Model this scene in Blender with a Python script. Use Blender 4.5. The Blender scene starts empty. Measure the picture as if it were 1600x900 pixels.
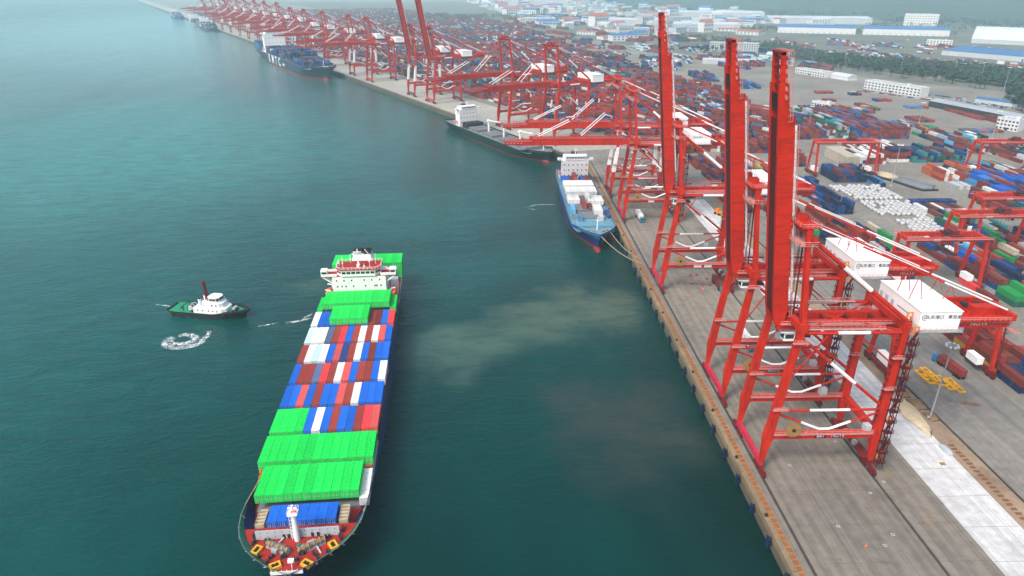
import bpy, math, random
from mathutils import Vector, Matrix, noise
R = random.Random(11)
sc = bpy.context.scene
rad = math.radians

# ------------------------------------------------------------------ camera
cam_d = bpy.data.cameras.new("camera")
cam = bpy.data.objects.new("camera", cam_d)
sc.collection.objects.link(cam)
cam.location = (0, 0, 138)
cam.rotation_euler = (rad(90 - 24.567), 0, rad(-1.4885))
cam_d.sensor_width = 36
cam_d.lens = 36 * 1050 / 1600
cam_d.clip_start = 1
cam_d.clip_end = 60000
sc.camera = cam

# ------------------------------------------------------------------ sky, sun, exposure
SUN_EL, SUN_AZ = 50, -138          # azimuth measured clockwise from +Y
world = bpy.data.worlds.new("World")
sc.world = world
world.use_nodes = True
wn = world.node_tree
bg = wn.nodes["Background"]
sky = wn.nodes.new("ShaderNodeTexSky")
sky.sky_type = 'NISHITA'
sky.sun_disc = False
sky.sun_elevation = rad(SUN_EL)
sky.sun_rotation = rad(SUN_AZ)
sky.dust_density = 6
sky.air_density = 1.0
sky.ozone_density = 1.5
wn.links.new(sky.outputs[0], bg.inputs[0])
bg.inputs[1].default_value = 0.15
sun_d = bpy.data.lights.new("sun", 'SUN')
sun_d.energy = 1.6
sun_d.angle = rad(12)
sun_d.color = (1.0, 0.98, 0.95)
sun = bpy.data.objects.new("sun", sun_d)
sc.collection.objects.link(sun)
sdir = Vector((math.sin(rad(SUN_AZ)) * math.cos(rad(SUN_EL)), math.cos(rad(SUN_AZ)) * math.cos(rad(SUN_EL)), math.sin(rad(SUN_EL))))
sun.rotation_euler = sdir.to_track_quat('Z', 'Y').to_euler()
sun.location = (0, -50, 300)
sc.view_settings.view_transform = 'Standard'
sc.view_settings.look = 'None'
sc.view_settings.gamma = 1
sc.view_settings.use_curve_mapping = False
sc.view_settings.exposure = 0.66
sc.cycles.max_bounces = 8
sc.cycles.volume_bounces = 6
HAZE = .00014

# ------------------------------------------------------------------ helpers
col = sc.collection


class MB:
    def __init__(s):
        s.v, s.f, s.m = [], [], []

    def add(s, vs, fs, mi=0):
        b = len(s.v)
        s.v += [tuple(v) for v in vs]
        s.f += [tuple(b + i for i in f) for f in fs]
        s.m += [mi] * len(fs)
        return s

    def box(s, x0, x1, y0, y1, z0, z1, mi=0):
        return s.add([(x0, y0, z0), (x1, y0, z0), (x1, y1, z0), (x0, y1, z0), (x0, y0, z1), (x1, y0, z1), (x1, y1, z1), (x0, y1, z1)],
                     [(0, 3, 2, 1), (4, 5, 6, 7), (0, 1, 5, 4), (1, 2, 6, 5), (2, 3, 7, 6), (3, 0, 4, 7)], mi)

    def cbox(s, c, sx, sy, sz, mi=0):
        return s.box(c[0] - sx / 2, c[0] + sx / 2, c[1] - sy / 2, c[1] + sy / 2, c[2] - sz / 2, c[2] + sz / 2, mi)

    def beam(s, p0, p1, w, h, mi=0, up=(0, 0, 1), w1=None, h1=None):
        p0, p1 = Vector(p0), Vector(p1)
        d = (p1 - p0).normalized()
        u = Vector(up)
        if abs(d.dot(u)) > .98:
            u = Vector((1, 0, 0))
        a = d.cross(u).normalized()
        b = a.cross(d).normalized()
        w1 = w if w1 is None else w1
        h1 = h if h1 is None else h1
        vs = []
        for p, ww, hh in ((p0, w, h), (p1, w1, h1)):
            for i, j in ((-1, -1), (1, -1), (1, 1), (-1, 1)):
                vs.append(p + a * (i * ww / 2) + b * (j * hh / 2))
        return s.add(vs, [(0, 1, 2, 3), (7, 6, 5, 4), (0, 4, 5, 1), (1, 5, 6, 2), (2, 6, 7, 3), (3, 7, 4, 0)], mi)

    def tube(s, p0, p1, r, n=6, mi=0, r1=None):
        p0, p1 = Vector(p0), Vector(p1)
        d = (p1 - p0).normalized()
        u = Vector((0, 0, 1)) if abs(d.z) < .95 else Vector((1, 0, 0))
        a = d.cross(u).normalized()
        b = a.cross(d).normalized()
        r1 = r if r1 is None else r1
        vs = []
        for p, rr in ((p0, r), (p1, r1)):
            for i in range(n):
                t = 2 * math.pi * i / n
                vs.append(p + a * (rr * math.cos(t)) + b * (rr * math.sin(t)))
        fs = [(i, (i + 1) % n, n + (i + 1) % n, n + i) for i in range(n)]
        fs += [tuple(range(n))[::-1], tuple(range(n, 2 * n))]
        return s.add(vs, fs, mi)

    def band(s, p0, p1, r, t0=.3, t1=.7, n=6):
        """tube in red (0) with a white (1) middle"""
        p0, p1 = Vector(p0), Vector(p1)
        ts = [0, t0, t1, 1]
        for k, mi in enumerate((0, 1, 0)):
            if ts[k + 1] > ts[k] + 1e-6:
                s.tube(p0.lerp(p1, ts[k]), p0.lerp(p1, ts[k + 1]), r * (1.0 if mi == 0 else 1.02), n, mi)
        return s

    def prism(s, pts, z0, z1, mi=0):
        n = len(pts)
        vs = [(x, y, z0) for x, y in pts] + [(x, y, z1) for x, y in pts]
        fs = [(i, (i + 1) % n, n + (i + 1) % n, n + i) for i in range(n)]
        fs += [tuple(range(n))[::-1], tuple(range(n, 2 * n))]
        return s.add(vs, fs, mi)

    def sheet(s, pts, z, mi=0):
        return s.add([(x, y, z) for x, y in pts], [tuple(range(len(pts)))], mi)

    def loft(s, rings, mi=0, cap=True, closed=True):
        n = len(rings[0])
        vs = [p for r in rings for p in r]
        fs = []
        for k in range(len(rings) - 1):
            for i in range(n if closed else n - 1):
                j = (i + 1) % n
                fs.append((k * n + i, k * n + j, (k + 1) * n + j, (k + 1) * n + i))
        if cap:
            fs.append(tuple(range(n))[::-1])
            fs.append(tuple(range((len(rings) - 1) * n, len(rings) * n)))
        return s.add(vs, fs, mi)

    def dome(s, c, rx, ry, rz, n=10, m=4, mi=0, z0=0.0):
        rings = []
        for k in range(m):
            t = z0 + (math.pi / 2 - z0) * k / m
            rings.append([(c[0] + rx * math.cos(t) * math.cos(2 * math.pi * i / n), c[1] + ry * math.cos(t) * math.sin(2 * math.pi * i / n), c[2] + rz * math.sin(t)) for i in range(n)])
        rings.append([(c[0] + rx * .02 * math.cos(2 * math.pi * i / n), c[1] + ry * .02 * math.sin(2 * math.pi * i / n), c[2] + rz) for i in range(n)])
        return s.loft(rings, mi)

    def rail(s, p0, p1, h=1.1, step=2.0, mi=0, t=.07):
        p0, p1 = Vector(p0), Vector(p1)
        L = (p1 - p0).length
        n = max(1, int(L / step))
        up = Vector((0, 0, h))
        for i in range(n + 1):
            p = p0.lerp(p1, i / n)
            s.tube(p, p + up, t * .6, 3, mi)
        s.tube(p0 + up, p1 + up, t * .6, 3, mi)
        s.tube(p0 + up * .5, p1 + up * .5, t * .45, 3, mi)
        return s

    def mesh(s, name, mats, smooth=False):
        me = bpy.data.meshes.new(name)
        me.from_pydata(s.v, [], s.f)
        for m in (mats if isinstance(mats, (list, tuple)) else [mats]):
            me.materials.append(m)
        me.polygons.foreach_set("material_index", s.m)
        if smooth:
            me.polygons.foreach_set("use_smooth", [True] * len(s.f))
        me.update()
        return me

    def build(s, name, mats, parent=None, smooth=False):
        return put(name, s.mesh(name, mats, smooth), parent)


def put(name, me, parent=None, loc=None, rz=None):
    o = bpy.data.objects.new(name, me)
    col.objects.link(o)
    if parent:
        o.parent = parent
    if loc is not None:
        o.location = loc
    if rz is not None:
        o.rotation_euler = (0, 0, rz)
    return o


def tag(o, label=None, cat=None, group=None, kind=None):
    if label:
        o['label'] = label
    if cat:
        o['category'] = cat
    if group:
        o['group'] = group
    if kind:
        o['kind'] = kind
    return o


def thing(name, label, cat, loc=(0, 0, 0), rz=0, group=None):
    o = bpy.data.objects.new(name, None)
    o.empty_display_size = 1
    col.objects.link(o)
    o.location = loc
    o.rotation_euler = (0, 0, rz)
    return tag(o, label, cat, group)


def copy_tree(o, parent=None):
    c = o.copy()
    col.objects.link(c)
    c.parent = parent
    for ch in list(o.children):
        copy_tree(ch, c)
    return c


def dup(o, label, loc, rz=0, scale=None):
    c = copy_tree(o)
    c.location = loc
    c.rotation_euler = (0, 0, rz)
    if scale:
        c.scale = (scale,) * 3
    c['label'] = label
    return c


ORD = ['first', 'second', 'third', 'fourth', 'fifth', 'sixth', 'seventh', 'eighth', 'ninth', 'tenth', 'eleventh', 'twelfth', 'thirteenth', 'fourteenth', 'fifteenth', 'sixteenth', 'seventeenth', 'eighteenth', 'nineteenth', 'twentieth', 'twenty-first', 'twenty-second', 'twenty-third', 'twenty-fourth', 'twenty-fifth', 'twenty-sixth', 'twenty-seventh', 'twenty-eighth', 'twenty-ninth', 'thirtieth']


# ------------------------------------------------------------------ materials
def newmat(name):
    m = bpy.data.materials.new(name)
    m.use_nodes = True
    nt = m.node_tree
    return m, nt, nt.nodes, nt.links, nt.nodes["Principled BSDF"]


def ramp(nodes, stops, interp='LINEAR'):
    r = nodes.new("ShaderNodeValToRGB")
    r.color_ramp.interpolation = interp
    e = r.color_ramp.elements
    while len(e) < len(stops):
        e.new(.5)
    for i, (p, c) in enumerate(stops):
        e[i].position = p
        e[i].color = (c, c, c, 1) if isinstance(c, (int, float)) else (*c, 1)
    return r


def mixc(nodes, links, fac, a, b, mode='MIX'):
    x = nodes.new("ShaderNodeMix")
    x.data_type = 'RGBA'
    x.blend_type = mode
    for sock, v in ((x.inputs[0], fac), (x.inputs[6], a), (x.inputs[7], b)):
        if isinstance(v, (int, float)):
            sock.default_value = v
        elif isinstance(v, tuple):
            sock.default_value = (*v, 1)
        else:
            links.new(v, sock)
    return x.outputs[2]


def noise_tex(nodes, links, vec, scale, detail=4, rough=.55, dist=0):
    n = nodes.new("ShaderNodeTexNoise")
    n.inputs['Scale'].default_value = scale
    n.inputs['Detail'].default_value = detail
    n.inputs['Roughness'].default_value = rough
    n.inputs['Distortion'].default_value = dist
    if vec is not None:
        links.new(vec, n.inputs['Vector'])
    return n.outputs[0]


def mapping(nodes, links, vec, scale, rot=(0, 0, 0), loc=(0, 0, 0)):
    m = nodes.new("ShaderNodeMapping")
    m.inputs['Scale'].default_value = scale
    m.inputs['Rotation'].default_value = rot
    m.inputs['Location'].default_value = loc
    links.new(vec, m.inputs['Vector'])
    return m.outputs[0]


def paint(name, c, rough=.5, var=.16, scale=.35, dirt=None, dirt_amt=.25, metal=0, rand=0.0, vstreak=True, spec=.14):
    """painted or plain surface: mottled base colour, thin streaks of dirt, per object tint"""
    m, nt, N, L, B = newmat(name)
    tc = N.new("ShaderNodeTexCoord").outputs['Object']
    n1 = noise_tex(N, L, tc, scale, 5, .6)
    r1 = ramp(N, [(.3, tuple(x * (1 - var) for x in c)), (.7, tuple(min(1, x * (1 + var * .6)) for x in c))])
    L.new(n1, r1.inputs[0])
    out = r1.outputs[0]
    if dirt:
        mp = mapping(N, L, tc, (1.3, 1.3, .12) if vstreak else (1, 1, 1))
        n2 = noise_tex(N, L, mp, 1.1, 6, .65)
        r2 = ramp(N, [(.46, 0), (.68, dirt_amt)])
        L.new(n2, r2.inputs[0])
        out = mixc(N, L, r2.outputs[0], out, dirt)
    if rand:
        oi = N.new("ShaderNodeObjectInfo").outputs['Random']
        mr = N.new("ShaderNodeMapRange")
        mr.inputs[3].default_value = 1 - rand
        mr.inputs[4].default_value = 1 + rand * .5
        L.new(oi, mr.inputs[0])
        cb = N.new("ShaderNodeCombineColor")
        for i in range(3):
            L.new(mr.outputs[0], cb.inputs[i])
        out = mixc(N, L, 1.0, out, cb.outputs[0], 'MULTIPLY')
    L.new(out, B.inputs['Base Color'])
    B.inputs['Roughness'].default_value = rough
    B.inputs['Metallic'].default_value = metal
    B.inputs['Specular IOR Level'].default_value = spec
    return m


def corrugated(name, c, rand=.2, dirt=(.12, .07, .04)):
    m = paint(name, c, .55, .12, .25, dirt, .5, rand=rand, vstreak=False, spec=.06)
    nt = m.node_tree
    N, L = nt.nodes, nt.links
    B = N["Principled BSDF"]
    tc = N.new("ShaderNodeTexCoord").outputs['Object']
    w = N.new("ShaderNodeTexWave")
    w.wave_type = 'BANDS'
    w.bands_direction = 'Y'
    w.inputs['Scale'].default_value = 1.1
    L.new(tc, w.inputs['Vector'])
    bp = N.new("ShaderNodeBump")
    bp.inputs['Strength'].default_value = .25
    bp.inputs['Distance'].default_value = .04
    L.new(w.outputs['Fac'], bp.inputs['Height'])
    L.new(bp.outputs[0], B.inputs['Normal'])
    return m


M = {}
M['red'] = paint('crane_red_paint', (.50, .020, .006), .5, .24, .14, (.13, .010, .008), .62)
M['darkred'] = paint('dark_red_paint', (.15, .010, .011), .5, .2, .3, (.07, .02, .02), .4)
M['stair'] = paint('stair_red', (.085, .008, .009), .6, .2, .4)
M['pinkred'] = paint('faded_crimson_paint', (.50, .02, .055), .5, .15, .3, (.16, .012, .02), .3)
M['white'] = paint('white_paint', (.80, .80, .80), .45, .04, .3, (.45, .42, .38), .18)
M['roofwhite'] = paint('white_roof_panel', (.82, .83, .84), .5, .03, .1, (.55, .53, .5), .15, vstreak=False)
M['rail'] = paint('pale_pink_railing', (.52, .22, .20), .5, .1)
M['wrail'] = paint('white_railing', (.75, .75, .75), .5, .05)
M['steel'] = paint('grey_steel', (.30, .32, .34), .5, .2, .6, (.14, .1, .07), .3)
M['grey'] = paint('pale_grey_paint', (.42, .46, .50), .5, .08, .4, (.2, .18, .15), .2)
M['black'] = paint('black_rubber', (.02, .02, .022), .7, .2)
M['dark'] = paint('dark_grease', (.035, .03, .03), .6, .3, .8)
M['orange'] = paint('orange_paint', (.75, .22, .02), .5, .12, .5, (.2, .1, .04), .3)
M['yellow'] = paint('yellow_paint', (.72, .38, .02), .5, .12, .5, (.2, .12, .04), .35)
M['brown'] = paint('cable_drum_brown', (.30, .17, .06), .6, .25, .8)
M['rust'] = paint('rusty_steel', (.26, .11, .04), .8, .35, .9, (.1, .05, .03), .5)
M['navyhull'] = paint('navy_hull_paint', (.010, .022, .14), .4, .2, .12, (.05, .05, .06), .35)
M['bluehull'] = paint('blue_hull_paint', (.012, .11, .34), .42, .2, .12, (.1, .09, .08), .35)
M['darkhull'] = paint('slate_hull_paint', (.022, .045, .085), .45, .2, .1, (.08, .07, .06), .3)
M['greenhull'] = paint('dark_green_hull_paint', (.006, .028, .023), .5, .2, .1, (.05, .035, .02), .3)
M['boot'] = paint('red_antifouling', (.22, .022, .018), .5, .2, .3, (.12, .05, .04), .4)
M['deckred'] = paint('red_oxide_deck', (.33, .020, .016), .65, .25, .35, (.12, .05, .03), .45, vstreak=False)
M['deckgreen'] = paint('green_deck', (.015, .26, .13), .6, .2, .4, (.05, .08, .06), .4, vstreak=False)
M['deckgrey'] = paint('grey_hatch_cover', (.16, .18, .20), .6, .25, .4, (.12, .07, .04), .4, vstreak=False)
M['deckteal'] = paint('pale_blue_deck', (.12, .28, .38), .6, .25, .4, (.12, .1, .08), .3, vstreak=False)
M['glass'] = paint('dark_window_glass', (.02, .035, .045), .12, .2, spec=.6)
M['bulwgreen'] = paint('green_bulwark', (.02, .16, .09), .5, .2, .4)
M['tank'] = paint('white_wrap_plastic', (.50, .51, .52), .45, .15, .8, (.2, .2, .2), .5)
M['beige'] = paint('weathered_beige', (.46, .38, .26), .6, .2, .6, (.2, .13, .08), .3)
M['asphalt_grey'] = paint('steel_grey_sheet_roof', (.30, .34, .38), .6, .12, .05, (.2, .18, .16), .25, vstreak=False)
M['roofblue'] = paint('blue_sheet_roof', (.045, .14, .32), .5, .1, .03, (.2, .22, .25), .2, vstreak=False)
M['roofpale'] = paint('pale_sheet_roof', (.46, .50, .54), .5, .1, .02, (.4, .4, .4), .3, vstreak=False)
M['roofred'] = paint('red_tile_roof', (.36, .12, .09), .7, .2, .1)
M['wall'] = paint('white_plaster', (.58, .59, .60), .7, .08, .1, (.4, .38, .35), .25)
M['wall2'] = paint('grey_plaster', (.42, .45, .48), .7, .1, .1, (.3, .28, .25), .25)
M['hivis'] = paint('orange_work_suit', (.85, .12, .03), .7, .15, 6)
M['skin'] = paint('skin', (.45, .25, .17), .6, .1, 8)
M['cabblue'] = paint('truck_blue_paint', (.02, .16, .36), .35, .1)
M['cabteal'] = paint('truck_teal_paint', (.01, .17, .24), .35, .1)
M['navyplate'] = paint('navy_plate', (.02, .02, .09), .5, .1)
M['text'] = paint('lettering_white', (.85, .85, .85), .5, .02)
M['textdark'] = paint('lettering_dark', (.05, .07, .10), .5, .05)
M['textcream'] = paint('lettering_cream', (.75, .62, .55), .5, .05)
M['fenderblue'] = paint('fender_blue', (.008, .018, .07), .5, .25, 1)
M['bark'] = paint('bark', (.09, .06, .04), .9, .3, 2)
M['lifeboat'] = paint('lifeboat_orange', (.80, .10, .05), .4, .1)

CC = {
    'bright green': (.0, .62, .075), 'blue': (.002, .115, .56), 'deep blue': (.010, .055, .21), 'navy blue': (.008, .022, .075),
    'brick red': (.30, .042, .036), 'rust red': (.17, .030, .025), 'bright red': (.72, .040, .050), 'pink red': (.60, .085, .085), 'brown': (.18, .05, .03),
    'white': (.78, .79, .78), 'pale blue': (.50, .72, .76), 'grey': (.36, .40, .44), 'slate blue': (.08, .13, .25), 'light blue': (.05, .22, .44), 'dark green': (.012, .10, .07),
    'orange': (.46, .11, .04), 'yellow': (.50, .28, .04), 'cream': (.52, .47, .37), 'grass green': (.015, .26, .07), 'teal': (.03, .24, .26), 'pale grey': (.60, .62, .63), 'magenta': (.6, .05, .2), 'sky blue': (.10, .42, .70)}
CM = {k: corrugated('container_' + k.replace(' ', '_'), v) for k, v in CC.items()}


# leaves
def leafmat(name, c, c2):
    m, nt, N, L, B = newmat(name)
    tc = N.new("ShaderNodeNewGeometry").outputs['Position']
    n = noise_tex(N, L, tc, .12, 4)
    r = ramp(N, [(.35, c), (.65, c2)])
    L.new(n, r.inputs[0])
    L.new(r.outputs[0], B.inputs['Base Color'])
    B.inputs['Roughness'].default_value = .7
    return m


M['leaf'] = leafmat('tree_foliage', (.014, .034, .018), (.030, .060, .028))


# ground materials
def ground_mat(name, a, b, stain, streak=None, band=0.0, wet=None, rough=.85):
    m, nt, N, L, B = newmat(name)
    P = N.new("ShaderNodeNewGeometry").outputs['Position']
    n1 = noise_tex(N, L, P, .012, 6, .6)
    r1 = ramp(N, [(.35, a), (.65, b)])
    L.new(n1, r1.inputs[0])
    out = r1.outputs[0]
    n2 = noise_tex(N, L, P, .35, 6, .7)
    r2 = ramp(N, [(.35, .78), (.68, 1.08)])
    L.new(n2, r2.inputs[0])
    out = mixc(N, L, 1.0, out, r2.outputs[0], 'MULTIPLY')
    if band:
        mp = mapping(N, L, P, (.55, .003, 0))
        n3 = noise_tex(N, L, mp, 1.0, 5, .75)
        r3 = ramp(N, [(.36, 1 - band), (.47, 1 - band * .35), (.53, 1.0), (.64, 1 + band * .45)])
        L.new(n3, r3.inputs[0])
        out = mixc(N, L, 1.0, out, r3.outputs[0], 'MULTIPLY')
        mp = mapping(N, L, P, (.9, .02, 0), loc=(13, 7, 0))
        n4 = noise_tex(N, L, mp, 1.0, 6, .7)
        r4 = ramp(N, [(.56, 0), (.70, .55)])
        L.new(n4, r4.inputs[0])
        out = mixc(N, L, r4.outputs[0], out, streak or (.3, .22, .12))
    mp = mapping(N, L, P, (.06, .05, 0), loc=(5, 3, 0))
    n5 = noise_tex(N, L, mp, 1.0, 7, .72)
    r5 = ramp(N, [(.55, 0), (.74, .75)])
    L.new(n5, r5.inputs[0])
    out = mixc(N, L, r5.outputs[0], out, stain)
    n6 = noise_tex(N, L, P, .55, 5, .6, .6)
    r6 = ramp(N, [(.63, 0), (.72, .55)])
    L.new(n6, r6.inputs[0])
    out = mixc(N, L, r6.outputs[0], out, tuple(v * .45 for v in a))
    L.new(out, B.inputs['Base Color'])
    B.inputs['Roughness'].default_value = rough
    B.inputs['Specular IOR Level'].default_value = .25
    bp = N.new("ShaderNodeBump")
    bp.inputs['Strength'].default_value = .2
    bp.inputs['Distance'].default_value = .06
    L.new(n2, bp.inputs['Height'])
    L.new(bp.outputs[0], B.inputs['Normal'])
    return m


M['apron'] = ground_mat('apron_concrete', (.165, .148, .128), (.26, .228, .185), (.085, .07, .056), (.27, .20, .115), .26)
M['yard'] = ground_mat('yard_paving', (.165, .152, .135), (.25, .226, .19), (.10, .092, .082))
M['road'] = ground_mat('yard_road', (.17, .16, .148), (.25, .232, .205), (.045, .04, .036), (.27, .225, .165), .24)
M['soil'] = ground_mat('bare_soil', (.20, .13, .08), (.34, .26, .18), (.11, .07, .045))
M['newcon'] = ground_mat('fresh_white_concrete', (.46, .465, .47), (.66, .66, .66), (.25, .255, .27), (.33, .33, .33), .24)
M['sand'] = ground_mat('sand', (.50, .40, .24), (.60, .50, .34), (.3, .22, .14))
M['cap'] = ground_mat('quay_cap_stone', (.17, .125, .075), (.30, .225, .135), (.09, .06, .04))
M['trench'] = ground_mat('rusty_service_trench', (.28, .12, .05), (.36, .18, .07), (.07, .04, .03))
M['quaywall'] = ground_mat('quay_wall_concrete', (.10, .085, .065), (.16, .13, .09), (.04, .045, .04))
M['hillside'] = ground_mat('wooded_hillside', (.030, .045, .042), (.055, .075, .062), (.03, .042, .04))
M['scrub'] = ground_mat('grass_scrub', (.10, .11, .085), (.17, .165, .13), (.05, .065, .045))
M['spoil'] = ground_mat('brown_spoil', (.17, .10, .055), (.28, .18, .10), (.08, .05, .03))
M['rail_steel'] = paint('rail_steel', (.07, .06, .055), .5, .3)
M['seam'] = paint('slab_seam', (.105, .097, .086), .9, .25)
M['joint'] = paint('joint_filler', (.06, .055, .05), .9, .2)


def water_mat():
    m, nt, N, L, B = newmat('sea_water')
    P = N.new("ShaderNodeNewGeometry").outputs['Position']
    big = noise_tex(N, L, mapping(N, L, P, (.004, .0022, 0)), 1.0, 5, .6, .6)
    r = ramp(N, [(.3, (.0, .011, .009)), (.55, (.0, .034, .028)), (.75, (.0, .070, .058))])
    L.new(big, r.inputs[0])
    out = r.outputs[0]
    # cloud of silt off the berth, and sky glare painted in at left: warped ellipses
    warp = N.new("ShaderNodeTexNoise")
    warp.inputs['Scale'].default_value = .028
    warp.inputs['Detail'].default_value = 6
    L.new(P, warp.inputs['Vector'])
    sub = N.new("ShaderNodeVectorMath")
    sub.operation = 'SUBTRACT'
    L.new(warp.outputs['Color'], sub.inputs[0])
    sub.inputs[1].default_value = (.5, .5, .5)
    mul = N.new("ShaderNodeVectorMath")
    mul.operation = 'MULTIPLY'
    mul.inputs[1].default_value = (85, 70, 0)
    L.new(sub.outputs[0], mul.inputs[0])
    add = N.new("ShaderNodeVectorMath")
    L.new(P, add.inputs[0])
    L.new(mul.outputs[0], add.inputs[1])

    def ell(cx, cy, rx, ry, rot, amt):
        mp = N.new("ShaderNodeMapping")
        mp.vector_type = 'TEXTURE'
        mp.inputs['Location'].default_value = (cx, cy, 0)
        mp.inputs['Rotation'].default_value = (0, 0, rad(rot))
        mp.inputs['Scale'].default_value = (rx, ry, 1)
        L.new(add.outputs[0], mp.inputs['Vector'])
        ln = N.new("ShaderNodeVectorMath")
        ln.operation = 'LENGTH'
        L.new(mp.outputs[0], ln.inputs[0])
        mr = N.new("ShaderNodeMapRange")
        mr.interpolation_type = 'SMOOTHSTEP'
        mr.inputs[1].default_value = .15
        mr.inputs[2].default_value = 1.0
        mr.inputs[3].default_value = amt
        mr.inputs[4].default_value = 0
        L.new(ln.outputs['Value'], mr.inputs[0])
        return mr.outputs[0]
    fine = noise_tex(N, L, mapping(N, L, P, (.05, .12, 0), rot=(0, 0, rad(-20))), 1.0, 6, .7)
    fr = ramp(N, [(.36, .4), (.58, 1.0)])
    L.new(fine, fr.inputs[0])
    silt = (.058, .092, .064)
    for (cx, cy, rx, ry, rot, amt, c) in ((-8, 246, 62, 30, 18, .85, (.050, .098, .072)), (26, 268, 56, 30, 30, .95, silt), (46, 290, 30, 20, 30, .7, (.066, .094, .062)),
                                         (-78, 305, 38, 14, 10, .6, (.05, .085, .06)), (46, 186, 38, 38, 0, 1.0, (.026, .036, .031)), (-5, 330, 90, 50, 10, .4, (.005, .08, .07)), (-60, 420, 130, 80, 20, .6, (.0, .092, .080)), (-1000, 2300, 1000, 2100, 24, 1.0, (.16, .31, .31)), (-330, 640, 340, 420, 25, .95, (.012, .165, .142)), (-190, 260, 150, 190, 10, .6, (.0, .082, .070))):  # large pale turquoise ellipses put sky reflection and far haze into the colour
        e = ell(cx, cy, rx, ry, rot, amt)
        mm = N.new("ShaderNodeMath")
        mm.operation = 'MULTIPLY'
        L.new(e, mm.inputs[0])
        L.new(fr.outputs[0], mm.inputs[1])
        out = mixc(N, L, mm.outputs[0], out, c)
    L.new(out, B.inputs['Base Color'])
    wind = noise_tex(N, L, mapping(N, L, P, (.010, .004, 0), rot=(0, 0, rad(25))), 1.0, 4, .6, .8)
    wr = ramp(N, [(.35, .08), (.65, .17)])
    L.new(wind, wr.inputs[0])
    L.new(wr.outputs[0], B.inputs['Roughness'])
    B.inputs['Specular Tint'].default_value = (.12, .84, .92, 1)
    B.inputs['IOR'].default_value = 1.33
    a = noise_tex(N, L, mapping(N, L, P, (.30, .62, 0), rot=(0, 0, rad(12))), 1.0, 5, .62, .3)
    b = noise_tex(N, L, mapping(N, L, P, (.06, .11, 0), rot=(0, 0, rad(-15))), 1.0, 4, .6, .5)
    c = noise_tex(N, L, mapping(N, L, P, (.012, .02, 0), rot=(0, 0, rad(30))), 1.0, 3, .6, .5)
    s1 = N.new("ShaderNodeMath")
    s1.operation = 'MULTIPLY_ADD'
    L.new(b, s1.inputs[0])
    s1.inputs[1].default_value = 2.2
    L.new(a, s1.inputs[2])
    s2 = N.new("ShaderNodeMath")
    s2.operation = 'MULTIPLY_ADD'
    L.new(c, s2.inputs[0])
    s2.inputs[1].default_value = 3.0
    L.new(s1.outputs[0], s2.inputs[2])
    bp = N.new("ShaderNodeBump")
    bp.inputs['Strength'].default_value = 1.0
    bp.inputs['Distance'].default_value = .32
    L.new(s2.outputs[0], bp.inputs['Height'])
    L.new(bp.outputs[0], B.inputs['Normal'])
    return m


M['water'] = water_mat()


def foam_mat():
    m, nt, N, L, B = newmat('sea_foam')
    P = N.new("ShaderNodeNewGeometry").outputs['Position']
    n = noise_tex(N, L, P, .7, 8, .8, 1.5)
    r = ramp(N, [(.46, 0), (.56, .95)])
    L.new(n, r.inputs[0])
    at = N.new("ShaderNodeAttribute")
    at.attribute_name = 'edge'
    mm = N.new("ShaderNodeMath")
    mm.operation = 'MULTIPLY'
    L.new(r.outputs[0], mm.inputs[0])
    L.new(at.outputs['Fac'], mm.inputs[1])
    L.new(mm.outputs[0], B.inputs['Alpha'])
    B.inputs['Base Color'].default_value = (.75, .80, .80, 1)
    B.inputs['Roughness'].default_value = .8
    return m


M['foam'] = foam_mat()

# ------------------------------------------------------------------ setting: sea, land, quays
QD = Vector((-.4802, .8771, 0))      # direction of the far quay
QN = Vector((.8771, .4802, 0))       # inland of it
Q0 = Vector((60.5, 558.0, 0))        # corner where the quays meet
QA = math.atan2(QN.y, QN.x)          # 28.7 degrees
Z = 5.0                              # quay level


def q2(a, n, z=0):
    p = Q0 + QD * a + QN * n
    return (p.x, p.y, z)


WX = 9000
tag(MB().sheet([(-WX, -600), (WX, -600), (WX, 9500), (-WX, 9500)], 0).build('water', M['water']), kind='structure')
corner = [(72.5, -400), (72.5, 528), (71.6, 541), (68.6, 550)] + [q2(6, 1)[:2], q2(6500, 0)[:2]]
land = corner + [(3000, 9400), (8900, 9400), (8900, -400)]
lb = MB()
lb.sheet(land, Z)
tag(lb.build('ground', M['yard']), kind='structure')
wl = MB()
for i in range(len(corner) - 1):
    (x0, y0), (x1, y1) = corner[i], corner[i + 1]
    wl.add([(x0, y0, -3), (x1, y1, -3), (x1, y1, Z - .35), (x0, y0, Z - .35)], [(0, 1, 2, 3)])
tag(wl.build('quay_wall', M['quaywall']), kind='structure')


def strip(name, x0, x1, y0, y1, lvl, mat, n=1):
    b = MB()
    for i in range(n):
        b.sheet([(x0, y0 + (y1 - y0) * i / n), (x1, y0 + (y1 - y0) * i / n), (x1, y0 + (y1 - y0) * (i + 1) / n), (x0, y0 + (y1 - y0) * (i + 1) / n)], Z + .004 * lvl)
    return tag(b.build(name, mat), kind='structure')


strip('quay_apron', 75.4, 124.3, -300, 548, 1, M['apron'])
strip('concrete_strip', 124.4, 139.8, -300, 430, 3, M['newcon'])
strip('soil_strip', 139.8, 147.0, -300, 420, 2, M['soil'])
strip('yard_road', 148.2, 181.0, -300, 470, 1, M['road'])
strip('service_trench', 73.7, 75.4, -300, 548, 1, M['trench'])
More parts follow.
